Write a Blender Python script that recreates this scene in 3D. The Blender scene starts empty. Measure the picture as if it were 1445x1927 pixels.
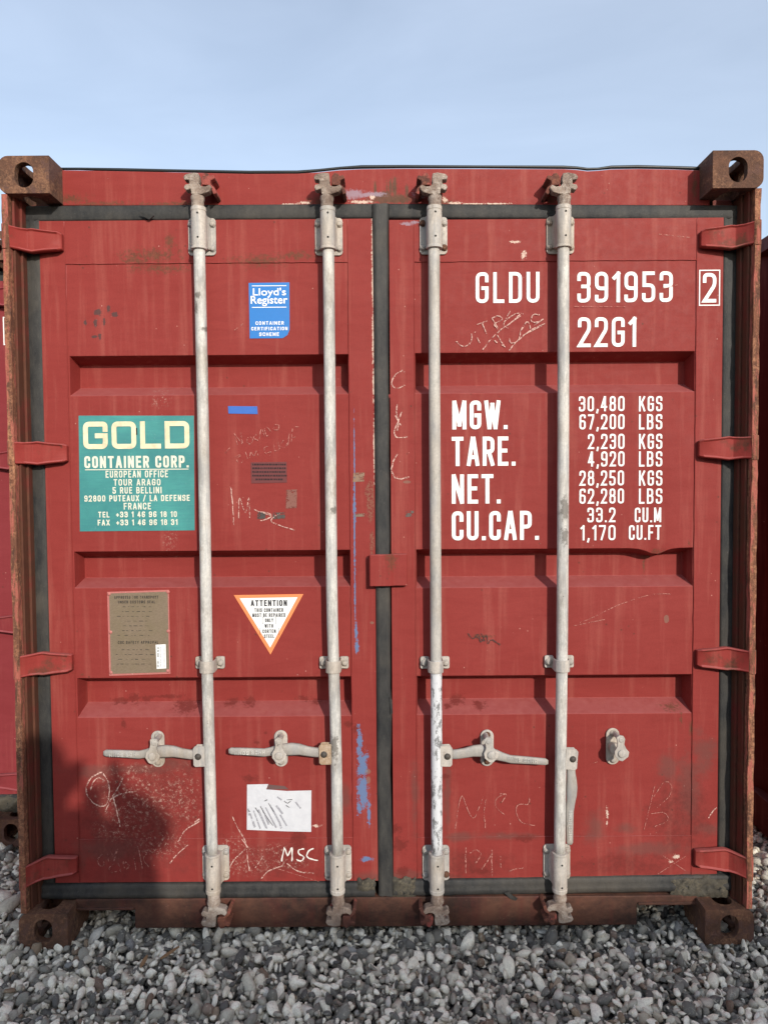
import bpy, bmesh, math, random
import numpy as np
from mathutils import Vector, Matrix
random.seed(7); rng = np.random.default_rng(11)
S = bpy.context.scene
C = S.collection
# ------------------------------------------------------------------ camera
CAM = Vector((0.004, -2.411, 1.541)); FPX = 1400.0
PITCH, YAW, ROLL = 0.0394, -0.0008, -0.0072
_fw = Vector((math.sin(YAW)*math.cos(PITCH), math.cos(YAW)*math.cos(PITCH), -math.sin(PITCH)))
_r = Vector((math.cos(YAW), -math.sin(YAW), 0)); _u = _r.cross(_fw)
_r2 = _r*math.cos(ROLL) + _u*math.sin(ROLL); _u2 = -_r*math.sin(ROLL) + _u*math.cos(ROLL)
cd = bpy.data.cameras.new('camera'); cam = bpy.data.objects.new('camera', cd); C.objects.link(cam)
M4 = Matrix((_r2, _u2, -_fw)).transposed().to_4x4(); M4.translation = CAM
cam.matrix_world = M4
cd.sensor_fit = 'HORIZONTAL'; cd.sensor_width = 36.0; cd.lens = FPX/1445*36; cd.clip_start = .02; cd.clip_end = 2000
S.camera = cam
S.render.resolution_x = 767; S.render.resolution_y = 1024
# ------------------------------------------------------------------ light
SUN = Vector((0.40, -1.0, 0.42)).normalized()      # towards the sun
el = math.asin(SUN.z); az = math.atan2(SUN.x, SUN.y)
sd = bpy.data.lights.new('sun', 'SUN'); sd.energy = 3.95; sd.angle = math.radians(.9); sd.color = (1, .93, .84)
so = bpy.data.objects.new('sun', sd); C.objects.link(so)
so.rotation_euler = SUN.to_track_quat('Z', 'Y').to_euler(); so.location = (3, -6, 8)
W = bpy.data.worlds.new('World'); S.world = W; W.use_nodes = True
S.view_settings.view_transform = 'Standard'; S.view_settings.look = 'None'
S.view_settings.gamma = 1; S.view_settings.use_curve_mapping = False
S.view_settings.exposure = 0.0
try: S.cycles.use_denoising = True
except Exception: pass

def nd(nt, typ, ins=None, **attrs):
    n = nt.nodes.new(typ)
    for k, v in attrs.items(): setattr(n, k, v)
    for k, v in (ins or {}).items():
        if isinstance(v, bpy.types.NodeSocket): nt.links.new(v, n.inputs[k])
        else: n.inputs[k].default_value = v
    return n
def ramp(nt, fac, stops, interp='LINEAR'):
    n = nt.nodes.new('ShaderNodeValToRGB'); cr = n.color_ramp; cr.interpolation = interp
    while len(cr.elements) < len(stops): cr.elements.new(.5)
    for e, (p, c) in zip(cr.elements, stops):
        e.position = p; e.color = (c, c, c, 1) if not isinstance(c, (tuple, list)) else (*c, 1)
    nt.links.new(fac, n.inputs[0]); return n.outputs[0]
def mix(nt, fac, a, b, bt='MIX'):
    n = nt.nodes.new('ShaderNodeMix'); n.data_type = 'RGBA'; n.blend_type = bt
    for i, v in ((0, fac), (6, a), (7, b)):
        if isinstance(v, bpy.types.NodeSocket): nt.links.new(v, n.inputs[i])
        elif i == 0: n.inputs[0].default_value = v
        else: n.inputs[i].default_value = (*v, 1)
    return n.outputs[2]
def math_(nt, op, a, b=0.0, clamp=False):
    return nd(nt, 'ShaderNodeMath', {0: a, 1: b}, operation=op, use_clamp=clamp).outputs[0]
def noise(nt, vec, scale, detail=4, rough=.6, dist=0):
    return nd(nt, 'ShaderNodeTexNoise', {'Vector': vec, 'Scale': scale, 'Detail': detail, 'Roughness': rough, 'Distortion': dist}).outputs[0]
def stretch(nt, vec, s):
    return nd(nt, 'ShaderNodeVectorMath', {0: vec, 1: s}, operation='MULTIPLY').outputs[0]

wt = W.node_tree; wt.nodes.clear()
sky = nd(wt, 'ShaderNodeTexSky', sky_type='NISHITA', sun_disc=False, sun_elevation=el, sun_rotation=az, air_density=1.0, dust_density=1.2, ozone_density=1.0)
tc = nd(wt, 'ShaderNodeTexCoord')
cv = stretch(wt, tc.outputs['Generated'], (1.0, 1.0, 3.2))
cl = noise(wt, cv, 2.3, 5, .5, .8)
clm = ramp(wt, cl, [(.30, .78), (.70, 1.04)])
veil = mix(wt, clm, (.0, .0, .0), (2.90, 3.12, 3.50))          # thin high cloud over the clear sky
skc = nd(wt, 'ShaderNodeVectorMath', {0: sky.outputs[0], 1: veil}, operation='ADD').outputs[0]
bg = nd(wt, 'ShaderNodeBackground', {'Color': skc, 'Strength': .13})
wo = nd(wt, 'ShaderNodeOutputWorld', {'Surface': bg.outputs[0]})

# ------------------------------------------------------------------ helpers
def P(px, py, Y=0.087):
    """point of the plane y=Y that is seen at photograph pixel (px,py)"""
    d = _fw*FPX + _r2*(px-722.5) - _u2*(py-963.5)
    t = (Y-CAM.y)/d.y
    return (CAM.x+d.x*t, CAM.z+d.z*t)
def PV(px, py, Y): x, z = P(px, py, Y); return Vector((x, Y, z))
def PG(px, py, Z=0.0):
    d = _fw*FPX + _r2*(px-722.5) - _u2*(py-963.5); t = (Z-CAM.z)/d.z
    return CAM + d*t
def empty(name, label=None, cat=None, loc=(0, 0, 0), group=None, parent=None):
    o = bpy.data.objects.new(name, None); C.objects.link(o); o.location = loc; o.empty_display_size = .1
    if label: o['label'] = label
    if cat: o['category'] = cat
    if group: o['group'] = group
    if parent: o.parent = parent
    return o
def obj(name, bm, mat, parent=None, loc=None, bevel=0, seg=2, smooth=False, rot=None, label=None, ang=30):
    if isinstance(bm, bpy.types.Mesh): me = bm
    else:
        me = bpy.data.meshes.new(name); bm.to_mesh(me); bm.free()
        if mat: me.materials.append(mat)
        if smooth or bevel:
            me.polygons.foreach_set('use_smooth', [True]*len(me.polygons))
    o = bpy.data.objects.new(name, me); C.objects.link(o)
    if parent: o.parent = parent
    if loc is not None: o.location = loc
    if rot: o.rotation_euler = rot
    if bevel:
        m = o.modifiers.new('bevel', 'BEVEL'); m.width = bevel; m.segments = seg; m.limit_method = 'ANGLE'
        m.angle_limit = math.radians(ang); m.harden_normals = True
    if label: o['label'] = label
    return o
def box(bm, x0, x1, y0, y1, z0, z1):
    v = [bm.verts.new(p) for p in ((x0,y0,z0),(x1,y0,z0),(x1,y1,z0),(x0,y1,z0),(x0,y0,z1),(x1,y0,z1),(x1,y1,z1),(x0,y1,z1))]
    for f in ((0,1,5,4),(1,2,6,5),(2,3,7,6),(3,0,4,7),(4,5,6,7),(3,2,1,0)): bm.faces.new([v[i] for i in f])
    return v
def prism(bm, pts, y0, y1):
    """polygon in x,z extruded from y0 (front) to y1"""
    a = sum(pts[i][0]*pts[(i+1) % len(pts)][1]-pts[(i+1) % len(pts)][0]*pts[i][1] for i in range(len(pts)))
    if a < 0: pts = pts[::-1]
    f = [bm.verts.new((p[0], y0, p[1])) for p in pts]; b = [bm.verts.new((p[0], y1, p[1])) for p in pts]
    bm.faces.new(f); bm.faces.new(b[::-1]); n = len(pts)
    for i in range(n): bm.faces.new((f[(i+1) % n], f[i], b[i], b[(i+1) % n]))
def tube(bm, pts, radii, seg=16, axis_up=None):
    rings = []; pts = [Vector(p) for p in pts]
    for i, p in enumerate(pts):
        d = (pts[min(i+1, len(pts)-1)]-pts[max(i-1, 0)]).normalized()
        a = Vector((0, 1, 0)) if abs(d.y) < .9 else Vector((1, 0, 0))
        s = d.cross(a).normalized(); t = s.cross(d)
        r = radii[i] if isinstance(radii, (list, tuple)) else radii
        rings.append([bm.verts.new(p+s*(r*math.cos(k*2*math.pi/seg))+t*(r*math.sin(k*2*math.pi/seg))) for k in range(seg)])
    for a, b in zip(rings, rings[1:]):
        for k in range(seg): bm.faces.new((a[k], b[k], b[(k+1) % seg], a[(k+1) % seg]))
    bm.faces.new(rings[0]); bm.faces.new(rings[-1][::-1])
def capsule(w, h, n=8, r=None):
    """rounded rectangle outline, half sizes w,h"""
    r = min(w, h) if r is None else r; out = []
    for cx, cz, a0 in ((w-r, h-r, 0), (-w+r, h-r, 90), (-w+r, -h+r, 180), (w-r, -h+r, 270)):
        for k in range(n+1):
            a = math.radians(a0+90*k/n); out.append((cx+r*math.cos(a), cz+r*math.sin(a)))
    res = []
    for p in out:
        if not res or (abs(p[0]-res[-1][0])+abs(p[1]-res[-1][1])) > 1e-6: res.append(p)
    if abs(res[0][0]-res[-1][0])+abs(res[0][1]-res[-1][1]) < 1e-6: res.pop()
    return res
def fix(bm):
    bmesh.ops.remove_doubles(bm, verts=bm.verts, dist=1e-6); bmesh.ops.recalc_face_normals(bm, faces=bm.faces); return bm
def copy_tree(o, parent=None, mats=None):
    c = o.copy(); C.objects.link(c); c.parent = parent
    for ch in list(o.children): copy_tree(ch, c)
    return c

# ------------------------------------------------------------------ materials
def new_mat(name):
    m = bpy.data.materials.new(name); m.use_nodes = True; nt = m.node_tree; nt.nodes.clear()
    out = nd(nt, 'ShaderNodeOutputMaterial'); b = nd(nt, 'ShaderNodeBsdfPrincipled')
    nt.links.new(b.outputs[0], out.inputs[0]); geo = nd(nt, 'ShaderNodeNewGeometry')
    return m, nt, b, geo.outputs['Position'], out
def bump(nt, b, h, strength, dist=.002):
    n = nd(nt, 'ShaderNodeBump', {'Height': h, 'Strength': strength, 'Distance': dist}); nt.links.new(n.outputs[0], b.inputs['Normal'])
def setc(nt, b, c, rough=.5, metal=0):
    nt.links.new(c, b.inputs['Base Color']) if isinstance(c, bpy.types.NodeSocket) else setattr(b.inputs['Base Color'], 'default_value', (*c, 1))
    if isinstance(rough, bpy.types.NodeSocket): nt.links.new(rough, b.inputs['Roughness'])
    else: b.inputs['Roughness'].default_value = rough
    b.inputs['Metallic'].default_value = metal
def blobs(nt, pos, lst, nz, amp=.9, lo=.75, hi=1.05, Y=.087):
    cur = None
    for (cx, cy, rx, ry) in lst:
        x, z = P(cx, cy, Y); sx, sz = 560/rx, 560/ry
        ma = nd(nt, 'ShaderNodeVectorMath', {0: pos, 1: (sx, 0, sz), 2: (-x*sx, 0, -z*sz)}, operation='MULTIPLY_ADD').outputs[0]
        L = nd(nt, 'ShaderNodeVectorMath', {0: ma}, operation='LENGTH').outputs['Value']
        cur = L if cur is None else math_(nt, 'MINIMUM', cur, L)
    cur = math_(nt, 'ADD', cur, math_(nt, 'MULTIPLY', math_(nt, 'SUBTRACT', nz, .5), amp*2))
    return nd(nt, 'ShaderNodeMapRange', {0: cur, 1: lo, 2: hi, 3: 1.0, 4: 0.0}, interpolation_type='SMOOTHSTEP').outputs[0]

RED = (.236, .035, .030)
def red_paint(name, base=RED, marks=False, rustiness=.0, sill=False):
    m, nt, b, pos, out = new_mat(name)
    n1 = noise(nt, pos, 2.2, 5, .6); n2 = noise(nt, pos, 38, 4, .65); n3 = noise(nt, stretch(nt, pos, (30, 30, 2.2)), 1, 5, .6)
    n4 = noise(nt, pos, 190, 3, .6); n5 = noise(nt, stretch(nt, pos, (3, 3, 14)), 1.7, 6, .7, 1.0)
    c = mix(nt, ramp(nt, n1, [(.35, 0.), (.68, .35)]), base, tuple(x*f for x, f in zip(base, (1.16, 1.35, 1.35))))
    c = mix(nt, ramp(nt, n5, [(.42, 0.), (.72, .42)]), c, tuple(x*f for x, f in zip(base, (.78, .62, .62))))
    c = mix(nt, ramp(nt, n3, [(.52, 0.), (.74, .22)]), c, (.46, .17, .13))
    c = mix(nt, ramp(nt, n4, [(.45, 0.), (.75, .22)]), c, tuple(x*.62 for x in base))
    # small rusty pits and light nicks
    vo = nd(nt, 'ShaderNodeTexVoronoi', {'Vector': pos, 'Scale': 26.0, 'Randomness': 1.0})
    sp = math_(nt, 'MULTIPLY', ramp(nt, vo.outputs['Distance'], [(.05, 1.), (.12, 0.)]), ramp(nt, noise(nt, pos, 7, 2), [(.53, 0.), (.62, .8)]))
    c = mix(nt, sp, c, (.10, .035, .025))
    vo2 = nd(nt, 'ShaderNodeTexVoronoi', {'Vector': stretch(nt, pos, (1, 1, .8)), 'Scale': 41.0, 'Randomness': 1.0})
    sp2 = math_(nt, 'MULTIPLY', ramp(nt, vo2.outputs['Distance'], [(.04, 1.), (.09, 0.)]), ramp(nt, noise(nt, pos, 9, 2), [(.56, 0.), (.64, .7)]))
    c = mix(nt, sp2, c, (.55, .33, .28))
    if rustiness:
        r = ramp(nt, noise(nt, pos, 9, 8, .72), [(.62-rustiness*.35, 0.), (.70-rustiness*.2, .9)])
        c = mix(nt, r, c, mix(nt, n2, (.055, .028, .02), (.13, .058, .034)))
    nzv = nd(nt, 'ShaderNodeSeparateXYZ', {0: [q for q in nt.nodes if q.bl_idname == 'ShaderNodeNewGeometry'][0].outputs['Normal']}).outputs[2]
    c = mix(nt, math_(nt, 'MULTIPLY', ramp(nt, nzv, [(.25, 0.), (.6, .62)]), ramp(nt, n2, [(.3, .6), (.7, 1.)])), c, tuple(min(.6, x*1.25+.07) for x in base))   # pale dust tone on ledges, also painting sunlight onto up-facing slopes
    rough = ramp(nt, n2, [(.3, .50), (.7, .66)])
    b.inputs['Specular IOR Level'].default_value = .12
    if marks:
        lum = noise(nt, pos, 75, 5, .7); fine = noise(nt, pos, 130, 6, .8)
        # faded greasy grime, worn to grey
        gr = blobs(nt, pos, [(1258, 1448, 18, 34), (1292, 1490, 22, 70), (1328, 1420, 24, 40), (1225, 1598, 70, 12), (1120, 1560, 18, 26), (1180, 1560, 22, 10), (1330, 1560, 30, 12),
                             (865, 1576, 34, 8), (960, 1574, 60, 7), (250, 1448, 110, 9), (180, 1455, 40, 10), (200, 1600, 60, 26), (330, 1440, 30, 16), (740, 1648, 60, 12), (830, 1655, 40, 8), (1290, 1655, 60, 12), (780, 1500, 8, 60), (650, 1500, 8, 30), (700, 1650, 40, 10), (842, 1500, 6, 70)], noise(nt, pos, 16, 7, .75), 1.8, .2, 1.5)
        c = mix(nt, math_(nt, 'MULTIPLY', gr, .50), c, (.11, .062, .052))
        mo = blobs(nt, pos, [(262, 1560, 125, 105), (300, 1500, 90, 60), (520, 1620, 90, 40), (880, 1630, 90, 30), (1180, 1630, 110, 26), (1280, 1540, 60, 80)], noise(nt, stretch(nt, pos, (1, 1, 1.3)), 11, 7, .7), 1.6, .3, 1.3)
        c = mix(nt, math_(nt, 'MULTIPLY', mo, math_(nt, 'ADD', .18, math_(nt, 'MULTIPLY', ramp(nt, lum, [(.35, 0.), (.62, 1.)]), .42))), c, (.105, .024, .020))
        # dark red scabs
        sc = blobs(nt, pos, [(240, 1326, 12, 9), (215, 1330, 20, 6), (262, 1326, 8, 8), (345, 1337, 24, 11), (430, 1330, 15, 8), (462, 1330, 14, 8), (300, 1322, 40, 4), (568, 1325, 12, 6), (590, 1330, 12, 5), (862, 1326, 15, 8), (905, 1334, 14, 6), (845, 1335, 8, 4),
                             (470, 1466, 17, 8), (562, 1578, 18, 20), (752, 1590, 15, 16), (745, 1560, 10, 10), (985, 1578, 22, 7), (905, 1640, 18, 6), (838, 1462, 9, 6), (655, 1362, 10, 6), (483, 1398, 6, 5), (670, 1372, 8, 8), (758, 1640, 14, 12), (500, 1380, 4, 3), (232, 1362, 5, 10)], noise(nt, pos, 60, 8, .85), 2.6, .5, 1.15)
        c = mix(nt, math_(nt, 'MULTIPLY', sc, .7), c, (.13, .022, .018))
        # rust bloom
        ru = blobs(nt, pos, [(320, 455, 12, 18), (285, 480, 60, 14), (255, 490, 30, 8), (490, 490, 60, 14), (300, 505, 60, 10), (560, 480, 40, 10), (130, 372, 40, 12), (200, 380, 70, 6), (300, 380, 60, 4), (740, 372, 55, 10), (742, 350, 6, 22), (728, 352, 3, 22), (707, 355, 3, 20),
                             (1240, 1040, 16, 8), (1225, 1070, 3, 20), (1228, 1052, 10, 6), (1270, 1335, 22, 6), (1282, 1350, 3, 22), (1300, 1370, 4, 20), (736, 1055, 12, 22), (1310, 345, 6, 40), (350, 380, 26, 8), (600, 376, 26, 12), (830, 376, 26, 12), (1040, 372, 30, 8), (905, 1198, 26, 5), (155, 1270, 4, 4), (1296, 1022, 5, 6)], noise(nt, pos, 85, 9, .85), 3.6, .1, .95)
        c = mix(nt, math_(nt, 'MULTIPLY', ru, .8), c, mix(nt, lum, (.05, .024, .016), (.17, .075, .04)))
        hd = blobs(nt, pos, [(740, 374, 50, 10), (742, 352, 5, 22), (735, 350, 4, 20), (706, 356, 3, 22), (765, 360, 4, 16), (722, 372, 22, 14)], noise(nt, stretch(nt, pos, (1, 1, .25)), 70, 7, .8), 1.3, .55, 1.05, .1)
        c = mix(nt, math_(nt, 'MULTIPLY', hd, .85), c, mix(nt, lum, (.05, .026, .018), (.15, .08, .05)))
        # chalky abrasion
        scf = blobs(nt, pos, [(262, 1500, 90, 55), (345, 1500, 34, 60), (225, 1560, 50, 24), (440, 1590, 26, 20), (490, 1605, 30, 14), (520, 1600, 34, 14), (540, 1625, 60, 10), (460, 1630, 50, 18), (300, 1590, 50, 26), (250, 1450, 60, 14), (300, 745, 22, 20), (320, 1010, 14, 40)], fine, .5, .4, 1.4)
        fn = ramp(nt, noise(nt, pos, 95, 9, .85), [(.535, 0.), (.60, .9)])
        c = mix(nt, math_(nt, 'MULTIPLY', scf, fn), c, (.42, .26, .21))
        # blue paint left on the closing edge
        bl = blobs(nt, pos, [(676, 1395, 6, 28), (682, 1440, 11, 30), (683, 1490, 11, 38), (676, 1520, 5, 14), (694, 1530, 4, 22), (672, 1215, 4, 16), (670, 1190, 3, 22), (690, 1617, 12, 6), (667, 1000, 1.8, 110), (667, 880, 1.4, 90), (668, 1120, 1.6, 60), (667, 960, 3, 30)], noise(nt, pos, 60, 8, .85), 2.4, .75, .95)
        c = mix(nt, math_(nt, 'MULTIPLY', bl, .85), c, (.10, .19, .34))
        gp = blobs(nt, pos, [(665, 362, 26, 9), (795, 361, 16, 10), (700, 362, 30, 5), (766, 421, 14, 4), (780, 418, 10, 3)], noise(nt, pos, 90, 8, .85), 2.4, .6, 1.0)
        c = mix(nt, math_(nt, 'MULTIPLY', gp, .75), c, (.30, .24, .29))
        wc = blobs(nt, pos, [(572, 378, 14, 3), (545, 381, 20, 2), (680, 377, 22, 3.5), (700, 368, 6, 4), (858, 379, 16, 3), (930, 380, 34, 1.6), (893, 380, 30, 1.6), (838, 372, 5, 6), (970, 455, 10, 3), (985, 480, 5, 9), (1142, 1530, 3, 12), (1142, 1550, 2, 6), (1272, 1612, 7, 5), (1262, 1622, 4, 3),
                             (701, 450, 2.2, 70), (701.5, 540, 2.2, 60), (702, 640, 2.0, 60), (703, 720, 2, 40), (704, 840, 1.6, 60), (700, 395, 3, 8), (595, 1555, 10, 3)], noise(nt, pos, 110, 8, .85), 3.2, .6, .8)
        c = mix(nt, wc, c, (.58, .44, .36))
        bk = blobs(nt, pos, [(184, 587, 7, 7), (204, 580, 4, 7), (216, 592, 7, 5), (180, 608, 4, 10), (196, 604, 3, 9), (178, 633, 6, 3), (160, 606, 3, 7), (188, 632, 3, 6)], noise(nt, pos, 110, 7, .8), 1.8, .7, 1.0)
        c = mix(nt, math_(nt, 'MULTIPLY', bk, .8), c, (.055, .045, .043))
        bg_ = blobs(nt, pos, [(765, 907, 8, 3), (1254, 1165, 5, 9), (700, 1172, 4, 3), (692, 1452, 6, 5), (693, 1468, 4, 8)], lum, .35, .85, 1.0)
        c = mix(nt, math_(nt, 'MULTIPLY', bg_, .5), c, (.20, .15, .11))
        # torn paint by the closing seal
        tr = blobs(nt, pos, [(697, 945, 8, 45), (692, 925, 6, 16), (700, 1020, 5, 24)], lum, .5)
        c = mix(nt, math_(nt, 'MULTIPLY', tr, .7), c, mix(nt, ramp(nt, fine, [(.45, 0.), (.55, 1.)]), (.17, .02, .02), (.22, .12, .08)))
    if sill:
        g1 = noise(nt, stretch(nt, pos, (5, 5, 1.0)), 3, 8, .75); g2 = noise(nt, stretch(nt, pos, (1, 1, 1.6)), 5, 7, .75)
        c = mix(nt, ramp(nt, g1, [(.30, .45), (.52, .97)]), c, mix(nt, ramp(nt, g2, [(.4, 0.), (.62, 1.)]), (.040, .026, .022), (.13, .062, .042)))
        c = mix(nt, ramp(nt, noise(nt, pos, 30, 8, .8), [(.60, 0.), (.68, .5)]), c, (.24, .13, .09))
    setc(nt, b, c, rough)
    h = math_(nt, 'ADD', math_(nt, 'MULTIPLY', noise(nt, pos, 2.6, 1), 5.0), math_(nt, 'ADD', math_(nt, 'MULTIPLY', noise(nt, pos, 6, 1), .7), math_(nt, 'MULTIPLY', n4, .10)))
    bump(nt, b, h, .55, .004)
    return m
def rust(name, dark=(.05, .024, .015), mid=(.125, .055, .030), lite=(.28, .14, .075), paint=None, paint_amt=.5, vertical=False, edge=False):
    m, nt, b, pos, out = new_mat(name)
    v = stretch(nt, pos, (3, 3, .55)) if vertical else pos
    a = noise(nt, v, 14, 8, .7); a2 = noise(nt, pos, 85, 6, .75); a3 = noise(nt, v, 5, 5, .65)
    c = mix(nt, ramp(nt, a, [(.32, 0.), (.6, 1.)]), dark, mid)
    c = mix(nt, ramp(nt, math_(nt, 'MULTIPLY', a3, a2), [(.24, 0.), (.38, .9)]), c, lite)
    if paint:
        pm = ramp(nt, noise(nt, v, 11, 9, .72), [(.60-paint_amt*.25, 0.), (.64-paint_amt*.22, 1.)])
        c = mix(nt, pm, c, paint)
    setc(nt, b, c, .85)
    c = mix(nt, ramp(nt, noise(nt, pos, 40, 8, .8), [(.55, 0.), (.66, .55)]), c, lite)
    nt.links.new(c, b.inputs['Base Color'])
    bump(nt, b, math_(nt, 'ADD', a, math_(nt, 'MULTIPLY', a2, .8)), 1.0, .006)
    return m
def zinc(name, base=(.50, .47, .42), brown=.35, chips=None):
    m, nt, b, pos, out = new_mat(name)
    a = noise(nt, pos, 120, 7, .8); s = noise(nt, stretch(nt, pos, (8, 8, .8)), 6, 6, .7); g = noise(nt, pos, 5, 3, .6)
    c = mix(nt, ramp(nt, a, [(.4, 0.), (.66, .5)]), base, tuple(x*.5 for x in base))
    c = mix(nt, ramp(nt, noise(nt, stretch(nt, pos, (1.5, 1.5, .5)), 16, 9, .75), [(.47, 0.), (.60, .6)]), c, (.30, .285, .26))
    c = mix(nt, ramp(nt, noise(nt, stretch(nt, pos, (1, 1, .3)), 26, 7, .8), [(.52, 0.), (.62, .6)]), c, (.22, .205, .18))
    c = mix(nt, ramp(nt, s, [(.46, 0.), (.66, .7)]), c, (.27, .275, .28))
    ry = math_(nt, 'MULTIPLY', ramp(nt, noise(nt, stretch(nt, pos, (1, 1, .35)), 17, 8, .8), [(.60, 0.), (.68, .8)]), ramp(nt, noise(nt, pos, 3.1, 2), [(.45, 0.), (.6, 1.)]))
    c = mix(nt, ry, c, (.20, .115, .06))
    c = mix(nt, ramp(nt, g, [(.45, 0.), (.75, brown)]), c, (.33, .24, .15))
    sp = ramp(nt, noise(nt, stretch(nt, pos, (1, 1, .5)), 45, 5, .75), [(.66, 0.), (.70, .85)])
    c = mix(nt, sp, c, (.085, .075, .065))
    if name == 'worn_zinc_steel':
        sm = blobs(nt, pos, [(375, 556, 9, 7), (371, 580, 5, 13), (1060, 958, 10, 26), (1060, 1010, 9, 20), (822, 930, 4, 16), (823, 975, 4, 14), (628, 960, 8, 8), (388, 620, 8, 5), (630, 1400, 10, 30)], noise(nt, pos, 70, 7, .8), 1.7, .5, 1.0, .037)
        c = mix(nt, math_(nt, 'MULTIPLY', sm, .75), c, (.10, .085, .07))
    if chips:
        z0 = chips
        sep = nd(nt, 'ShaderNodeSeparateXYZ', {0: pos}).outputs[2]
        low = nd(nt, 'ShaderNodeMapRange', {0: sep, 1: z0, 2: z0+.01, 3: 1.0, 4: 0.0}).outputs[0]
        ch = ramp(nt, noise(nt, stretch(nt, pos, (1, 1, .45)), 42, 9, .8), [(.52, 0.), (.55, 1.)])
        wcol = mix(nt, ch, (.60, .61, .62), (.19, .19, .19))
        c = mix(nt, low, c, wcol)
    setc(nt, b, c, ramp(nt, a, [(.3, .5), (.7, .75)]), 0.0)
    bump(nt, b, math_(nt, 'ADD', a, math_(nt, 'MULTIPLY', s, .6)), .35, .0015)
    return m
def rubber(name='seal_rubber', base=(.017, .018, .019), dust=(.066, .062, .055)):
    m, nt, b, pos, out = new_mat(name)
    b.inputs['Specular IOR Level'].default_value = .3
    a = noise(nt, stretch(nt, pos, (1.5, 1.5, .6)), 14, 9, .78); f = noise(nt, pos, 120, 5, .7)
    s = noise(nt, pos, 3, 5, .6, .4)
    c = mix(nt, ramp(nt, a, [(.38, 0.), (.72, .8)]), base, dust)
    c = mix(nt, ramp(nt, s, [(.5, 0.), (.7, .45)]), c, (.10, .085, .065))
    c = mix(nt, ramp(nt, f, [(.6, 0.), (.8, .4)]), c, (.17, .16, .15))
    setc(nt, b, c, .62); bump(nt, b, math_(nt, 'ADD', a, math_(nt, 'MULTIPLY', f, .3)), .5, .003)
    return m
def plain(name, col, rough=.6, var=.25, scale=30, wear=None, wear_amt=.0, metal=0, bmp=.1):
    m, nt, b, pos, out = new_mat(name)
    a = noise(nt, pos, scale, 6, .7)
    c = mix(nt, ramp(nt, a, [(.35, 0.), (.75, var)]), col, tuple(x*.55 for x in col))
    if wear:
        c = mix(nt, ramp(nt, noise(nt, pos, 160, 6, .8), [(.66-wear_amt, 0.), (.70-wear_amt*.9, .9)]), c, wear)
    setc(nt, b, c, rough, metal); bump(nt, b, a, bmp, .001)
    return m
def broken(name, col, lo=.44, hi=.52, scale=160, rough=.8):
    """thin worn paint or chalk: lies on the surface in broken flecks"""
    m, nt, b, pos, out = new_mat(name)
    a = noise(nt, pos, scale, 5, .7); setc(nt, b, col, rough)
    t = nd(nt, 'ShaderNodeBsdfTransparent'); f = ramp(nt, a, [(lo, 0.), (hi, 1.)])
    ms = nd(nt, 'ShaderNodeMixShader', {0: f, 1: t.outputs[0], 2: b.outputs[0]}); nt.links.new(ms.outputs[0], out.inputs[0])
    return m

M = {}
M['red'] = red_paint('red_container_paint', marks=True)
M['red_plain'] = red_paint('red_hinge_paint', base=(.25, .036, .030), rustiness=.30)
M['red_post'] = red_paint('red_post_paint', base=(.15, .030, .025), rustiness=.85)
M['sill'] = red_paint('grimy_sill_paint', base=(.125, .030, .026), sill=True, rustiness=.15)
M['red_body'] = red_paint('faded_container_paint', base=(.26, .04, .036))
M['red_left'] = red_paint('crimson_container_paint', base=(.21, .032, .036))
M['red_shaded'] = red_paint('shade_darkened_maroon_paint', base=(.10, .02, .018))  # base darkened to put the shade of the narrow gap into the paint
M['rust'] = rust('rusted_cast_steel', paint=(.105, .05, .036), paint_amt=.25)
M['rust_edge'] = rust('rusted_post_edge', dark=(.06, .028, .018), mid=(.19, .07, .035), lite=(.50, .23, .12), paint=(.36, .10, .07), paint_amt=.34, vertical=True)
M['rust_red'] = rust('rusty_red_keeper', dark=(.05, .02, .015), mid=(.14, .045, .03), lite=(.25, .09, .05), paint=(.30, .07, .055), paint_amt=.35)
M['zinc'] = zinc('worn_zinc_steel', base=(.64, .62, .57), brown=.35); M['zinc_hw'] = zinc('dirty_zinc_fittings', base=(.54, .49, .43), brown=.55)
M['zinc_chip'] = zinc('chipped_white_bar_paint', chips=P(820, 1246, .037)[1])
M['cam'] = rust('grimy_cam_steel', dark=(.10, .06, .045), mid=(.32, .25, .20), lite=(.48, .42, .36))
M['cast'] = zinc('cast_handle_steel', base=(.40, .37, .33), brown=.35)
M['hole'] = plain('dark_hole', (.012, .011, .010), .9)
M['bolt'] = zinc('bolt_steel', base=(.42, .38, .33), brown=.6)
M['rust_bolt'] = rust('rusty_bolt')
M['rubber'] = rubber(); M['rubber_black'] = plain('black_roof_seal', (.012, .016, .017), .45, .3)
M['white'] = plain('white_stencil_paint', (.80, .80, .77), .55, .10, 60, wear=(.36, .10, .08), wear_amt=-.03)
M['chalk'] = broken('pale_scratches', (.60, .38, .32), .42, .54)
M['chalk_faint'] = broken('faint_scratches', (.46, .19, .155), .44, .58)
M['chalk_white'] = plain('white_chalk_line', (.74, .70, .64), .8)
M['dark_ink'] = broken('dark_scribble', (.07, .03, .025), .40, .48)

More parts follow.
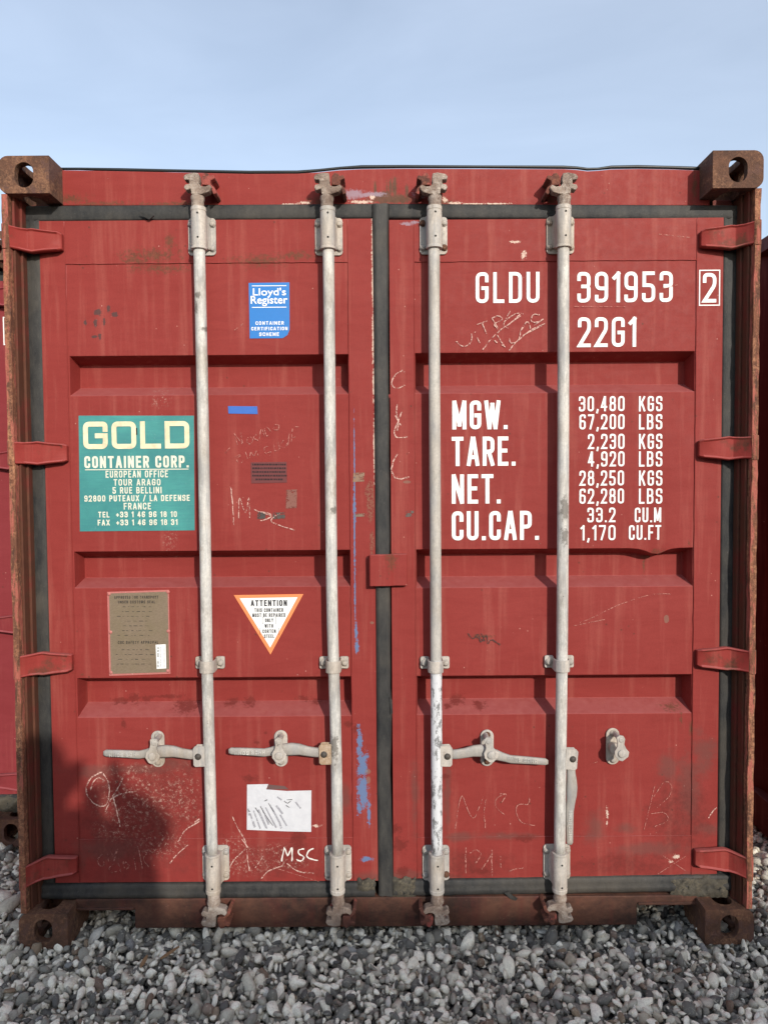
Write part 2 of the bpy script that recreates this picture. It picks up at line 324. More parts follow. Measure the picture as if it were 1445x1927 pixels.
# ------------------------------------------------------------------ stroke lettering
G = {'0': (1, [('c', (0,0,1),(1,0,1),(1,1,1),(0,1,1))]), 'O': (1, [('c', (0,0,1),(1,0,1),(1,1,1),(0,1,1))]),
 '1': (.42, [('o', (0,.84,0),(1,1,0)), ('o', (1,1,0),(1,0,0))]),
 '2': (1, [('o', (0,.76,0),(0,1,1),(1,1,1),(1,.60,.6),(0,0,0),(1,0,0))]),
 '3': (1, [('o', (0,.80,0),(0,1,1),(1,1,1),(1,.53,1),(.4,.53,0)), ('o', (.4,.53,0),(1,.53,1),(1,0,1),(0,0,1),(0,.2,0))]),
 '4': (1, [('o', (.72,0,0),(.72,1,0)), ('o', (.62,1,0),(0,.26,0),(1,.26,0))]),
 '5': (1, [('o', (.95,1,0),(.05,1,0),(.05,.56,0),(1,.56,1),(1,0,1),(0,0,1),(0,.2,0))]),
 '6': (1, [('o', (1,.85,0),(1,1,1),(0,1,1),(0,0,1),(1,0,1),(1,.55,1),(.05,.55,0))]),
 '7': (.95, [('o', (0,1,0),(1,1,0),(1,.85,.3),(.35,0,0))]),
 '8': (1, [('c', (0,0,1),(1,0,1),(1,.53,1),(0,.53,1)), ('c', (.04,.53,1),(.96,.53,1),(.96,1,1),(.04,1,1))]),
 '9': (1, [('o', (0,.15,0),(0,0,1),(1,0,1),(1,1,1),(0,1,1),(0,.45,1),(.95,.45,0))]),
 'A': (1.1, [('o', (0,0,0),(.44,1,0)), ('o', (1,0,0),(.56,1,0)), ('o', (.2,.27,0),(.8,.27,0))]),
 'B': (1, [('c', (0,0,0),(1,0,1),(1,.53,1),(0,.53,0)), ('c', (0,.53,0),(.95,.53,1),(.95,1,1),(0,1,0))]),
 'C': (1, [('o', (1,.74,0),(1,1,1),(0,1,1),(0,0,1),(1,0,1),(1,.26,0))]),
 'D': (1, [('c', (0,0,0),(1,0,1),(1,1,1),(0,1,0))]),
 'E': (.85, [('o', (1,1,0),(0,1,0),(0,0,0),(1,0,0)), ('o', (.1,.52,0),(.85,.52,0))]),
 'F': (.85, [('o', (1,1,0),(0,1,0),(0,0,0)), ('o', (.1,.5,0),(.85,.5,0))]),
 'G': (1, [('o', (1,.76,0),(1,1,1),(0,1,1),(0,0,1),(1,0,1),(1,.48,0),(.6,.48,0))]),
 'H': (1, [('o', (0,0,0),(0,1,0)), ('o', (1,0,0),(1,1,0)), ('o', (.1,.52,0),(.9,.52,0))]),
 'I': (.0, [('o', (0,0,0),(0,1,0))]), 'J': (.9, [('o', (1,1,0),(1,0,1),(0,0,1),(0,.25,0))]),
 'K': (1.05, [('o', (0,0,0),(0,1,0)), ('o', (.1,.38,0),(.95,1,0)), ('o', (.42,.58,0),(1,0,0))]),
 'L': (.8, [('o', (0,1,0),(0,0,0),(1,0,0))]),
 'M': (1.35, [('o', (0,0,0),(0,1,0)), ('o', (1,0,0),(1,1,0)), ('o', (.04,1,0),(.5,.12,0)), ('o', (.96,1,0),(.5,.12,0))]),
 'N': (1.05, [('o', (0,0,0),(0,1,0)), ('o', (1,0,0),(1,1,0)), ('o', (.05,1,0),(.95,0,0))]),
 'P': (1, [('o', (0,0,0),(0,1,0),(1,1,1),(1,.45,1),(.1,.45,0))]),
 'Q': (1, [('c', (0,0,1),(1,0,1),(1,1,1),(0,1,1)), ('o', (.6,.2,0),(1,0,0))]),
 'R': (1, [('o', (0,0,0),(0,1,0),(1,1,1),(1,.48,1),(.1,.48,0)), ('o', (.55,.48,0),(1,0,0))]),
 'S': (1, [('o', (1,.78,0),(1,1,1),(0,1,1),(0,.53,1),(1,.53,1),(1,0,1),(0,0,1),(0,.22,0))]),
 'T': (1, [('o', (0,1,0),(1,1,0)), ('o', (.5,.9,0),(.5,0,0))]),
 'U': (1, [('o', (0,1,0),(0,0,1),(1,0,1),(1,1,0))]), 'V': (1.05, [('o', (0,1,0),(.46,0,0)), ('o', (1,1,0),(.54,0,0))]),
 'W': (1.6, [('o', (0,1,0),(.24,0,0)), ('o', (.5,.9,0),(.26,0,0)), ('o', (.5,.9,0),(.74,0,0)), ('o', (1,1,0),(.76,0,0))]),
 'X': (1.05, [('o', (0,0,0),(1,1,0)), ('o', (0,1,0),(1,0,0))]), 'Y': (1.05, [('o', (.5,0,0),(.5,.45,0)), ('o', (.5,.45,0),(0,1,0)), ('o', (.5,.45,0),(1,1,0))]),
 'Z': (1, [('o', (0,1,0),(1,1,0),(0,0,0),(1,0,0))]), '.': (.0, [('o', (0,0,0),(0,.001,0))]), ',': (.12, [('o', (1,.03,0),(0,-.16,0))]),
 '/': (.8, [('o', (0,-.05,0),(1,1.05,0))]), '+': (.9, [('o', (0,.4,0),(1,.4,0)), ('o', (.5,.15,0),(.5,.65,0))]), '[': (.25, [('o', (1,1.15,0),(0,1.15,0),(0,-.15,0),(1,-.15,0))]), ']': (.25, [('o', (0,1.15,0),(1,1.15,0),(1,-.15,0),(0,-.15,0))])}
def fillet(pts, closed, R):
    n = len(pts); out = []
    for i, (x, y, r) in enumerate(pts):
        if r == 0 or (not closed and i in (0, n-1)): out.append((x, y)); continue
        p = Vector((x, y)); a = Vector(pts[i-1][:2]); c = Vector(pts[(i+1) % n][:2])
        la, lc = (a-p).length, (c-p).length
        if la < 1e-6 or lc < 1e-6: out.append((x, y)); continue
        rr = min(R*r, la*.5, lc*.5); p0 = p+(a-p)/la*rr; p1 = p+(c-p)/lc*rr
        for k in range(7):
            t = k/6; w0, w1, w2 = (1-t)**2, 2*t*(1-t)*.93, t*t; s = w0+w1+w2
            q = (p0*w0+p*w1+p1*w2)/s; out.append((q.x, q.y))
    return out
def ribbon2(pts, th, closed=False, ext=0.0):
    P2 = [Vector(p) for p in pts]; o = []
    for p in P2:
        if not o or (p-o[-1]).length > 1e-7: o.append(p)
    P2 = o
    if closed and (P2[0]-P2[-1]).length < 1e-7: P2.pop()
    if len(P2) < 2: return [], []
    if not closed and ext:
        P2[0] = P2[0]+(P2[0]-P2[1]).normalized()*ext; P2[-1] = P2[-1]+(P2[-1]-P2[-2]).normalized()*ext
    L, Rr = [], []; n = len(P2)
    for i, p in enumerate(P2):
        a = P2[i-1] if (closed or i > 0) else None; c = P2[(i+1) % n] if (closed or i < n-1) else None
        d0 = (p-a).normalized() if a is not None else None; d1 = (c-p).normalized() if c is not None else None
        if d0 is None: d0 = d1
        if d1 is None: d1 = d0
        n0 = Vector((-d0.y, d0.x)); n1 = Vector((-d1.y, d1.x)); m = n0+n1
        if m.length < 1e-4: m = n0
        m.normalize(); k = 1/max(.42, m.dot(n0)); t = th[i] if isinstance(th, list) else th
        L.append(p+m*(t/2*k)); Rr.append(p-m*(t/2*k))
    return L, Rr
def add_ribbon(bm, L, R, closed, Y):
    if not L: return
    a = [bm.verts.new((p.x, Y-2e-5*i, p.y)) for i, p in enumerate(L)]; b = [bm.verts.new((p.x, Y-2e-5*i, p.y)) for i, p in enumerate(R)]; n = len(a)
    for i in range(n if closed else n-1):
        j = (i+1) % n; f = bm.faces.new((a[i], b[i], b[j], a[j]))
    return
def text_bm(bm, s, x0, x1, z0, z1, th, Y, gap=.42, space=.75, R=None, hth=None):
    """condensed lettering of one stroke width filling the box x0..x1, z0..z1"""
    n = len(s); tot = 0.0; H = z1-z0
    # widths: glyph = w*u + th ; gaps = gap*u
    ku = 0.0; kt = 0.0
    for i, ch in enumerate(s):
        if ch == ' ': ku += space
        else: ku += G[ch][0]; kt += 1
        if i < n-1: ku += gap
    u = ((x1-x0)-kt*th)/ku if ku else 0; x = x0; R = R or max(.5*u, 1e-4); st = 0
    for ch in s:
        if ch == ' ': x += (space+gap)*u; continue
        w, strokes = G[ch]
        for sk in strokes:
            cl = sk[0] == 'c'; Hc = H-th
            pts = [(x+th/2+p[0]*w*u, z0+th/2+p[1]*Hc, p[2]) for p in sk[1:]]
            fp = fillet(pts, cl, R)
            L, Rr = ribbon2(fp, th, cl, th/2)
            add_ribbon(bm, L, Rr, cl, Y-.00012*(st % 5)); st += 1
        x += w*u+th+gap*u
def text_px(bm, s, px0, py0, px1, py1, thpx, Yplane, **kw):
    a = P(px0, py1, Yplane); b = P(px1, py0, Yplane)
    text_bm(bm, s, a[0], b[0], a[1], b[1], thpx/562.0, Yplane, **kw)
def face_up(bm):
    for f in bm.faces:
        f.normal_update()
        if f.normal.y > 0: f.normal_flip()
    return bm
def catmull(pts, k=5):
    if len(pts) < 3: return pts
    out = []
    for i in range(len(pts)-1):
        p0 = Vector(pts[max(i-1, 0)]); p1 = Vector(pts[i]); p2 = Vector(pts[i+1]); p3 = Vector(pts[min(i+2, len(pts)-1)])
        for j in range(k):
            t = j/k; out.append(tuple(.5*((2*p1)+(p2-p0)*t+(2*p0-5*p1+4*p2-p3)*t*t+(3*p1-p0-3*p2+p3)*t**3)))
    out.append(tuple(pts[-1])); return out
def scribble(bm, lines, wpx, Y, smooth=True, jit=.6):
    for k, ln in enumerate(lines):
        q = catmull(ln) if smooth else ln
        q = [P(x+random.uniform(-jit, jit), y+random.uniform(-jit, jit), Y) for x, y in q]
        th = [wpx/562*random.uniform(.6, 1.25) for _ in q]
        pts = [Vector(p) for p in q]; o = [pts[0]]; tt = [th[0]]
        for p, t in zip(pts[1:], th[1:]):
            if (p-o[-1]).length > 1e-5: o.append(p); tt.append(t)
        L, R = ribbon2([tuple(p) for p in o], tt); add_ribbon(bm, L, R, False, Y-.0001*(k % 9))

# ------------------------------------------------------------------ ground
YD = .085                                           # outer plane of the door leaves
gb = bmesh.new()
gx = [-400, -40, -8, 8, 40, 400]
gv = [[gb.verts.new((x, y, -.036)) for x in gx] for y in gx]
for j in range(5):
    for i in range(5): gb.faces.new((gv[j][i], gv[j][i+1], gv[j+1][i+1], gv[j+1][i]))
gm, nt, b, pos, out = new_mat('gravel_bed_stone')
vo = nd(nt, 'ShaderNodeTexVoronoi', {'Vector': pos, 'Scale': 32.0, 'Randomness': 1.0})
sx = nd(nt, 'ShaderNodeSeparateColor', {0: vo.outputs['Color']}).outputs[0]
c = ramp(nt, sx, [(0, (.03, .03, .032)), (.5, (.09, .09, .09)), (.85, (.22, .215, .20)), (1, (.4, .39, .37))])
c = mix(nt, ramp(nt, vo.outputs['Distance'], [(.3, 0.), (.55, .9)]), c, (.02, .02, .02))
setc(nt, b, c, .9); bump(nt, b, ramp(nt, vo.outputs['Distance'], [(0, 1.), (.6, 0.)]), 1.0, .02)
ground = obj('gravel_ground', gb, gm); ground['kind'] = 'structure'

def ico(sub):
    bm = bmesh.new(); bmesh.ops.create_icosphere(bm, subdivisions=sub, radius=1)
    v = np.array([x.co[:] for x in bm.verts]); f = np.array([[w.index for w in q.verts] for q in bm.faces]); bm.free(); return v, f
def stone_variants(sub, K):
    v, f = ico(sub); out = []
    for k in range(K):
        w = v.copy(); dirs = rng.normal(size=(12, 3)); dirs /= np.linalg.norm(dirs, axis=1)[:, None]
        for d in dirs:                              # flatten facets, like river and crushed stone
            h = rng.uniform(.58, .95); s = w@d; m = s > h; w[m] -= np.outer((s[m]-h)*.95, d)
        w *= (1+.05*np.sin(w[:, :1]*rng.uniform(2, 5)+rng.uniform(0, 6))+.05*np.sin(w[:, 1:2]*rng.uniform(2, 5)+rng.uniform(0, 6)))
        out.append(w)
    return out, f
def rotm(n, tilt):
    a = rng.uniform(0, 2*np.pi, n); b_ = rng.normal(0, tilt, n); c_ = rng.normal(0, tilt, n)
    ca, sa, cb, sb, cc, sc = np.cos(a), np.sin(a), np.cos(b_), np.sin(b_), np.cos(c_), np.sin(c_)
    Rz = np.zeros((n, 3, 3)); Rz[:, 0, 0] = ca; Rz[:, 0, 1] = -sa; Rz[:, 1, 0] = sa; Rz[:, 1, 1] = ca; Rz[:, 2, 2] = 1
    Rx = np.zeros((n, 3, 3)); Rx[:, 0, 0] = 1; Rx[:, 1, 1] = cb; Rx[:, 1, 2] = -sb; Rx[:, 2, 1] = sb; Rx[:, 2, 2] = cb
    Ry = np.zeros((n, 3, 3)); Ry[:, 1, 1] = 1; Ry[:, 0, 0] = cc; Ry[:, 0, 2] = sc; Ry[:, 2, 0] = -sc; Ry[:, 2, 2] = cc
    return Rx@Ry@Rz
def layout(x0, x1, y0, y1, step, jit, zlo, zhi, size, tilt, excl=None):
    xs, ys = np.meshgrid(np.arange(x0, x1, step), np.arange(y0, y1, step)); xs = xs.ravel(); ys = ys.ravel(); n = len(xs)
    xs = xs+rng.uniform(-jit, jit, n)*step; ys = ys+rng.uniform(-jit, jit, n)*step
    if excl is not None:
        ex0, ex1, ey0, ey1 = excl; k = ~((xs > ex0) & (xs < ex1) & (ys > ey0) & (ys < ey1)); xs, ys = xs[k], ys[k]; n = len(xs)
    sz = size*np.exp(rng.normal(0, .36, n)); el_ = rng.uniform(1.05, 2.0, n); fl = rng.uniform(.5, .9, n)
    sc = np.stack([sz*el_, sz, sz*fl], 1)
    z = rng.uniform(zlo, zhi, n)
    return np.stack([xs, ys, z], 1), sc, rotm(n, tilt)
def join_stones(name, sets, mat, parent):
    Vs, Fs, Ts, off = [], [], [], 0
    for q_, ((pos_, sc, R), (variants, f)) in enumerate(sets):
        n = len(pos_)
        idx = rng.integers(0, len(variants), n); VV = np.stack(variants)[idx]
        VV = VV*sc[:, None, :]; VV = np.einsum('nij,nvj->nvi', R, VV)+pos_[:, None, :]
        nv = VV.shape[1]; Vs.append(VV.reshape(-1, 3)); Fs.append((f[None]+(np.arange(n)*nv)[:, None, None]+off).reshape(-1, 3))
        Ts.append(np.repeat(rng.random(n)*(.50 if q_ == 1 else 1), nv)); off += n*nv  # under layer toned darker, painting shade into the gaps between stones
    V = np.concatenate(Vs); F = np.concatenate(Fs); T = np.concatenate(Ts)
    me = bpy.data.meshes.new(name); me.vertices.add(len(V)); me.vertices.foreach_set('co', V.ravel().astype('f4'))
    me.loops.add(len(F)*3); me.loops.foreach_set('vertex_index', F.ravel().astype('i4')); me.polygons.add(len(F))
    me.polygons.foreach_set('loop_start', (np.arange(len(F))*3).astype('i4')); me.polygons.foreach_set('use_smooth', np.ones(len(F), bool))
    me.update(calc_edges=True); at = me.attributes.new('tone', 'FLOAT', 'POINT'); at.data.foreach_set('value', T.astype('f4'))
    me.materials.append(mat); o = bpy.data.objects.new(name, me); C.objects.link(o)
    if parent: o.parent = parent
    return o
def pebble_mat(name, attr):
    m, nt, b, pos, out = new_mat(name)
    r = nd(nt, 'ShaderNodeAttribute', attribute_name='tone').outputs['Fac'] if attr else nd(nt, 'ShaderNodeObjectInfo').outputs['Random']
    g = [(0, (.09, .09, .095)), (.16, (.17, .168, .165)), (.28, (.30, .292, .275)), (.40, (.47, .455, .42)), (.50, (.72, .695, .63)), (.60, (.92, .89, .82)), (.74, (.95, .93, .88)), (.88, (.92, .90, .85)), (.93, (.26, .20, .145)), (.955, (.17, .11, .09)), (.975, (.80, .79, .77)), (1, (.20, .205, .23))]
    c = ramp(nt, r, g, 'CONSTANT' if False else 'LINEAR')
    a = noise(nt, pos, 70, 7, .7, .4); v = noise(nt, stretch(nt, pos, (1, 2.2, 1.4)), 45, 5, .65, 1.4)
    c = mix(nt, ramp(nt, a, [(.46, 0.), (.64, .5)]), c, mix(nt, .45, c, (.13, .12, .105)))
    c = mix(nt, ramp(nt, v, [(.58, 0.), (.63, .45)]), c, (.62, .59, .53))
    c = mix(nt, ramp(nt, noise(nt, pos, 210, 5, .8), [(.50, 0.), (.7, .35)]), c, (.14, .13, .11))
    c = mix(nt, 1.0, c, (1.0, .975, .88), 'MULTIPLY')
    setc(nt, b, c, .8); bump(nt, b, math_(nt, 'ADD', a, math_(nt, 'MULTIPLY', noise(nt, pos, 180, 5, .8), .4)), .8, .005)
    return m
pm_a = pebble_mat('pebble_stone', True); pm_i = pebble_mat('loose_pebble_stone', False)
v2, f2 = stone_variants(2, 26); v1, f1 = stone_variants(1, 20)
near = layout(-1.45, 1.45, -.62, .30, .0188, .62, -.023, .004, .0101, .8)
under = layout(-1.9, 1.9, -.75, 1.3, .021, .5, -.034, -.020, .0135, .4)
flank = layout(-1.95, 1.95, -.75, 1.6, .0245, .5, -.021, -.003, .0145, .5, (-1.45, 1.45, -.62, .30))
outer = layout(-2.9, 2.9, -2.2, 1.9, .034, .5, -.026, -.004, .021, .4, (-1.95, 1.95, -.75, 1.6))
# the 300 stones that show largest become single pebbles
pos_, sc_, R_ = near
A = pos_.copy(); ddx = A-np.array(CAM); zz = ddx@np.array(_fw); ux = 722.5+FPX*(ddx@np.array(_r2))/zz; uy = 963.5-FPX*(ddx@np.array(_u2))/zz
vis = (ux > 0) & (ux < 1445) & (uy < 1925) & (uy > 1760)
score = np.where(vis, sc_[:, 0]*sc_[:, 1]/zz**2*(1+.8*(pos_[:, 2]+.02)/.02), -1); top = np.argsort(-score)[:300]
keep = np.ones(len(pos_), bool); keep[top] = False
var_me = []
for k in range(26):
    me = bpy.data.meshes.new('pebble'); me.from_pydata(v2[k].tolist(), [], f2.tolist()); me.polygons.foreach_set('use_smooth', [True]*len(me.polygons)); me.materials.append(pm_i); var_me.append(me)
for q, i in enumerate(top):
    o = bpy.data.objects.new('pebble', var_me[q % 26]); C.objects.link(o); o.parent = ground
    Mx = (Matrix(R_[i].tolist()) @ Matrix.Diagonal(Vector(sc_[i].tolist()))).to_4x4(); Mx.translation = Vector((pos_[i][0], pos_[i][1], pos_[i][2]+.003)); o.matrix_world = Mx
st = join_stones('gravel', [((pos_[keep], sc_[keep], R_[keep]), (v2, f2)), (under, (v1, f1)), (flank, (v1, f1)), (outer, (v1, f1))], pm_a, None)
st['kind'] = 'stuff'; st['label'] = 'grey and white pebbles covering the yard'; st['category'] = 'gravel'

# ------------------------------------------------------------------ the container
LBL = 'weathered red shipping container facing the camera with closed doors and four off-white locking bars'
ROOT = empty('shipping_container', LBL, 'container', (0, 0, 0))
HW, HH, LEN = 1.219, 2.591, 6.058
# corner castings: hollow block with oval holes
def casting_mesh():
    sx, sz, sy = .162, .118, .178
    bm = bmesh.new(); r = .03
    pts = [(0, 0), (sx, 0), (sx, sz), (0, sz)]
    prof = []                                       # outer side is x=0, its outer corners are rounded
    for cx, cz, a0 in ((sx, 0, None), (sx, sz, None), (r, sz-r, 90), (r, r, 180)):
        if a0 is None: prof.append((cx, cz))
        else:
            for k in range(6): a = math.radians(a0+90*k/5); prof.append((cx+r*math.cos(a), cz+r*math.sin(a)))
    prism(bm, prof, 0, sy)
    fix(bm); me = bpy.data.meshes.new('c'); bm.to_mesh(me); bm.free(); o = bpy.data.objects.new('c', me); C.objects.link(o)
    tools = []
    def tool(bm):
        fix(bm); me = bpy.data.meshes.new('t'); bm.to_mesh(me); bm.free(); t = bpy.data.objects.new('t', me); C.objects.link(t); tools.append(t)
        m = o.modifiers.new('b', 'BOOLEAN'); m.operation = 'DIFFERENCE'; m.object = t; m.solver = 'EXACT'
    bm = bmesh.new(); box(bm, .026, sx-.02, .024, sy-.016, .022, sz-.022); tool(bm)
    bm = bmesh.new(); prism(bm, [(x+.081, z+.060) for x, z in capsule(.030, .040, 6)], -.02, .05); tool(bm)
    bm = bmesh.new(); prism(bm, [(x+.089, z+.060) for x, z in capsule(.030, .040, 6)], 0, .06)   # side hole
    for v in bm.verts: v.co = Vector((v.co.y-.02, v.co.x, v.co.z))
    tool(bm)
    bm = bmesh.new(); prism(bm, [(x+.081, z+.089) for x, z in capsule(.031, .060, 6)], -.02, .16)  # top and bottom hole
    for v in bm.verts: v.co = Vector((v.co.x, v.co.z, v.co.y))
    tool(bm)
    dg = bpy.context.evaluated_depsgraph_get(); dg.update(); res = bpy.data.meshes.new_from_object(o.evaluated_get(dg))
    for t in tools+[o]: bpy.data.objects.remove(t, do_unlink=True)
    return res
cm = casting_mesh(); cm.materials.clear(); cm.materials.append(M['rust'])
def variant(me, fx, fz):
    m = me.copy(); bm = bmesh.new(); bm.from_mesh(m)
    for v in bm.verts:
        if fx: v.co.x = -v.co.x
        if fz: v.co.z = -v.co.z
    if fx != fz: bmesh.ops.reverse_faces(bm, faces=bm.faces)
    bm.to_mesh(m); bm.free(); m.name = 'corner_casting'; return m
cmv = {(0, 0): cm, (1, 0): variant(cm, 1, 0), (0, 1): variant(cm, 0, 1), (1, 1): variant(cm, 1, 1)}
for yend in (0, 1):
    for sx in (-1, 1):
        for top_ in (0, 1):
            fx = int(sx > 0)
            o = obj('corner_casting', cmv[(fx, top_)], None, ROOT, loc=(sx*HW, 0 if not yend else LEN-.178, HH if top_ else 0), bevel=.004, seg=2, ang=50)
# corner posts at the door end: thin rusted outer plate, inner channel wall, seat behind the seal
def wavy_plate(x0, x1, y0, y1, z0, z1, amp, n=90):
    bm = bmesh.new(); rows = []
    for i in range(n+1):
        z = z0+(z1-z0)*i/n; a = amp*(math.sin(i*.7)+math.sin(i*.23+1)*1.3+random.uniform(-1, 1))*.5; b_ = amp*(math.sin(i*.9+2)+random.uniform(-1.2, 1.2))*.5
        rows.append([bm.verts.new(p) for p in ((x0+a, y0+random.uniform(0, amp), z), (x1+b_, y0+random.uniform(0, amp), z), (x1, y1, z), (x0, y1, z))])
    for a, b_ in zip(rows, rows[1:]):
        for k in range(4): bm.faces.new((a[k], a[(k+1) % 4], b_[(k+1) % 4], b_[k]))
    bm.faces.new(rows[0][::-1]); bm.faces.new(rows[-1]); return fix(bm)
for s in (-1, 1):
    xo = s*(HW-.005); xi = s*(HW-.024)
    post = obj('corner_post', wavy_plate(min(xo, xi), max(xo, xi), .004, .20, .118, HH-.118, .0016), M['rust_edge'], ROOT, smooth=False)
    bm = bmesh.new()
    a, b_ = sorted((xi-s*.0005, xi-s*.009)); box(bm, a, b_, .030, .20, .112, HH-.112)
    a, b_ = sorted((xi-s*.009, xi-s*.018)); box(bm, a, b_, .062, .20, .112, HH-.112)
    a, b_ = sorted((xi-s*.018, s*(HW-.11))); box(bm, a, b_, .118, .20, .112, HH-.112)
    obj('inner_channel', bm, M['red_post'], post, bevel=.002)
# rear posts
for s in (-1, 1):
    bm = bmesh.new(); a, b_ = sorted((s*HW-s*.004, s*(HW-.15))); box(bm, a, b_, LEN-.15, LEN-.004, .118, HH-.118); obj('rear_post', bm, M['red_body'], ROOT, bevel=.008)
# corrugated side walls, rails, roof
def corr(n, depth, pitch, phase=0):
    pts = []
    for i in range(n):
        b0 = i*pitch; pts += [(b0, 0), (b0+pitch*.26, 0), (b0+pitch*.50, depth), (b0+pitch*.76, depth)]
    pts.append((n*pitch, 0)); return pts
pr = corr(20, .036, (LEN-.36)/20)
for s in (-1, 1):
    bm = bmesh.new(); lo = [bm.verts.new((s*(HW-.012-d), .18+y, .16)) for y, d in pr]; hi = [bm.verts.new((s*(HW-.012-d), .18+y, HH-.07)) for y, d in pr]
    for i in range(len(lo)-1): bm.faces.new((lo[i], lo[i+1], hi[i+1], hi[i]))
    obj('side_wall', fix(bm), M['red_body'], ROOT)
    bm = bmesh.new(); a, b_ = sorted((s*(HW-.003), s*(HW-.06))); box(bm, a, b_, .178, LEN-.178, .012, .165); obj('bottom_side_rail', bm, M['red_body'], ROOT, bevel=.004)
    bm = bmesh.new(); a, b_ = sorted((s*(HW-.003), s*(HW-.06))); box(bm, a, b_, .178, LEN-.178, HH-.075, HH-.016); obj('top_side_rail', bm, M['red_body'], ROOT, bevel=.004)
bm = bmesh.new(); pr2 = corr(26, .02, (LEN-.30)/26)
for i in range(1): pass
lo = [bm.verts.new((-HW+.055, .15+y, HH-.055-d)) for y, d in pr2]; hi = [bm.verts.new((HW-.055, .15+y, HH-.055-d)) for y, d in pr2]
for i in range(len(lo)-1): bm.faces.new((lo[i], hi[i], hi[i+1], lo[i+1]))
obj('roof_panel', bm, M['red_body'], ROOT)
bm = bmesh.new(); box(bm, -HW+.06, HW-.06, .2, LEN-.1, .13, .16); obj('floor_panel', bm, M['red_body'], ROOT)
bm = bmesh.new(); box(bm, -HW+.15, HW-.15, LEN-.06, LEN-.02, .05, HH-.05); obj('rear_wall', bm, M['red_body'], ROOT)
for k in range(9):
    bm = bmesh.new(); box(bm, -HW+.061, HW-.061, .5+k*.6, .545+k*.6, .02, .129); obj('cross_member', bm, M['red_body'], ROOT)

# header with its dented upper edge
YH = .100
tops = [(112, 319), (150, 319.5), (230, 321), (330, 323), (470, 326), (560, 325.5), (600, 323), (640, 319), (680, 317), (760, 316), (900, 316.5), (1060, 317), (1085, 318.5), (1105, 321), (1125, 320), (1150, 317.5), (1200, 316.5), (1260, 317.5), (1300, 319), (1336, 320)]
bm = bmesh.new(); cols = []
for px, py in tops:
    xt, zt = P(px, py, YH); x = xt; zb = P(px, 386, YH)[1]
    cols.append([bm.verts.new(p) for p in ((x, YH, zb), (x, YH+random.uniform(-.001, .001), (zb+zt)/2), (x, YH, zt), (x, YH+.08, zt-.001), (x, YH+.08, zb))])
for a, b_ in zip(cols, cols[1:]):
    for k in range(5): bm.faces.new((a[k], b_[k], b_[(k+1) % 5], a[(k+1) % 5]))
bm.faces.new(cols[0]); bm.faces.new(cols[-1][::-1])
obj('header_beam', fix(bm), M['red'], ROOT, bevel=.003)
bm = bmesh.new()
tube(bm, [PV(px, py-2.2-(1.0 if 590 < px else 0)+random.uniform(-.3, .3), YH+.006) for px, py in tops], [.0055*random.uniform(.8, 1.15) for _ in tops], 8)
obj('roof_edge_seal', bm, M['rubber_black'], ROOT, smooth=True)

# threshold sill with its two raised ends
YS = .075
zs_t = P(700, 1690, YS)[1]; zs_b = P(700, 1745, YS)[1]; zn_l = P(200, 1712, YS)[1]; zn_r = P(1250, 1702, YS)[1]
xl = P(254, 1730, YS)[0]; xr = P(1198, 1725, YS)[0]; XC = HW-.158
prof = [(-XC, zs_t), (XC, zs_t), (XC, zn_r), (xr, zn_r), (xr, zs_b), (xl, zs_b), (xl, zn_l), (-XC, zn_l)]
bm = bmesh.new(); prism(bm, prof, YS, YS+.012); fix(bm); sill = obj('threshold_beam', bm, M['sill'], ROOT, bevel=.003)
bm = bmesh.new(); box(bm, -XC, XC, YS+.0125, .26, zs_t-.012, zs_t); obj('threshold_top', bm, M['sill'], sill)
for a, b_, zn in ((-XC, xl, zn_l), (xr, XC, zn_r)):
    bm = bmesh.new(); box(bm, a+.003, b_-.001, YS-.006, YS+.07, zn-.001, zn+.008); obj('pocket_lip', bm, M['sill'], sill, bevel=.002)

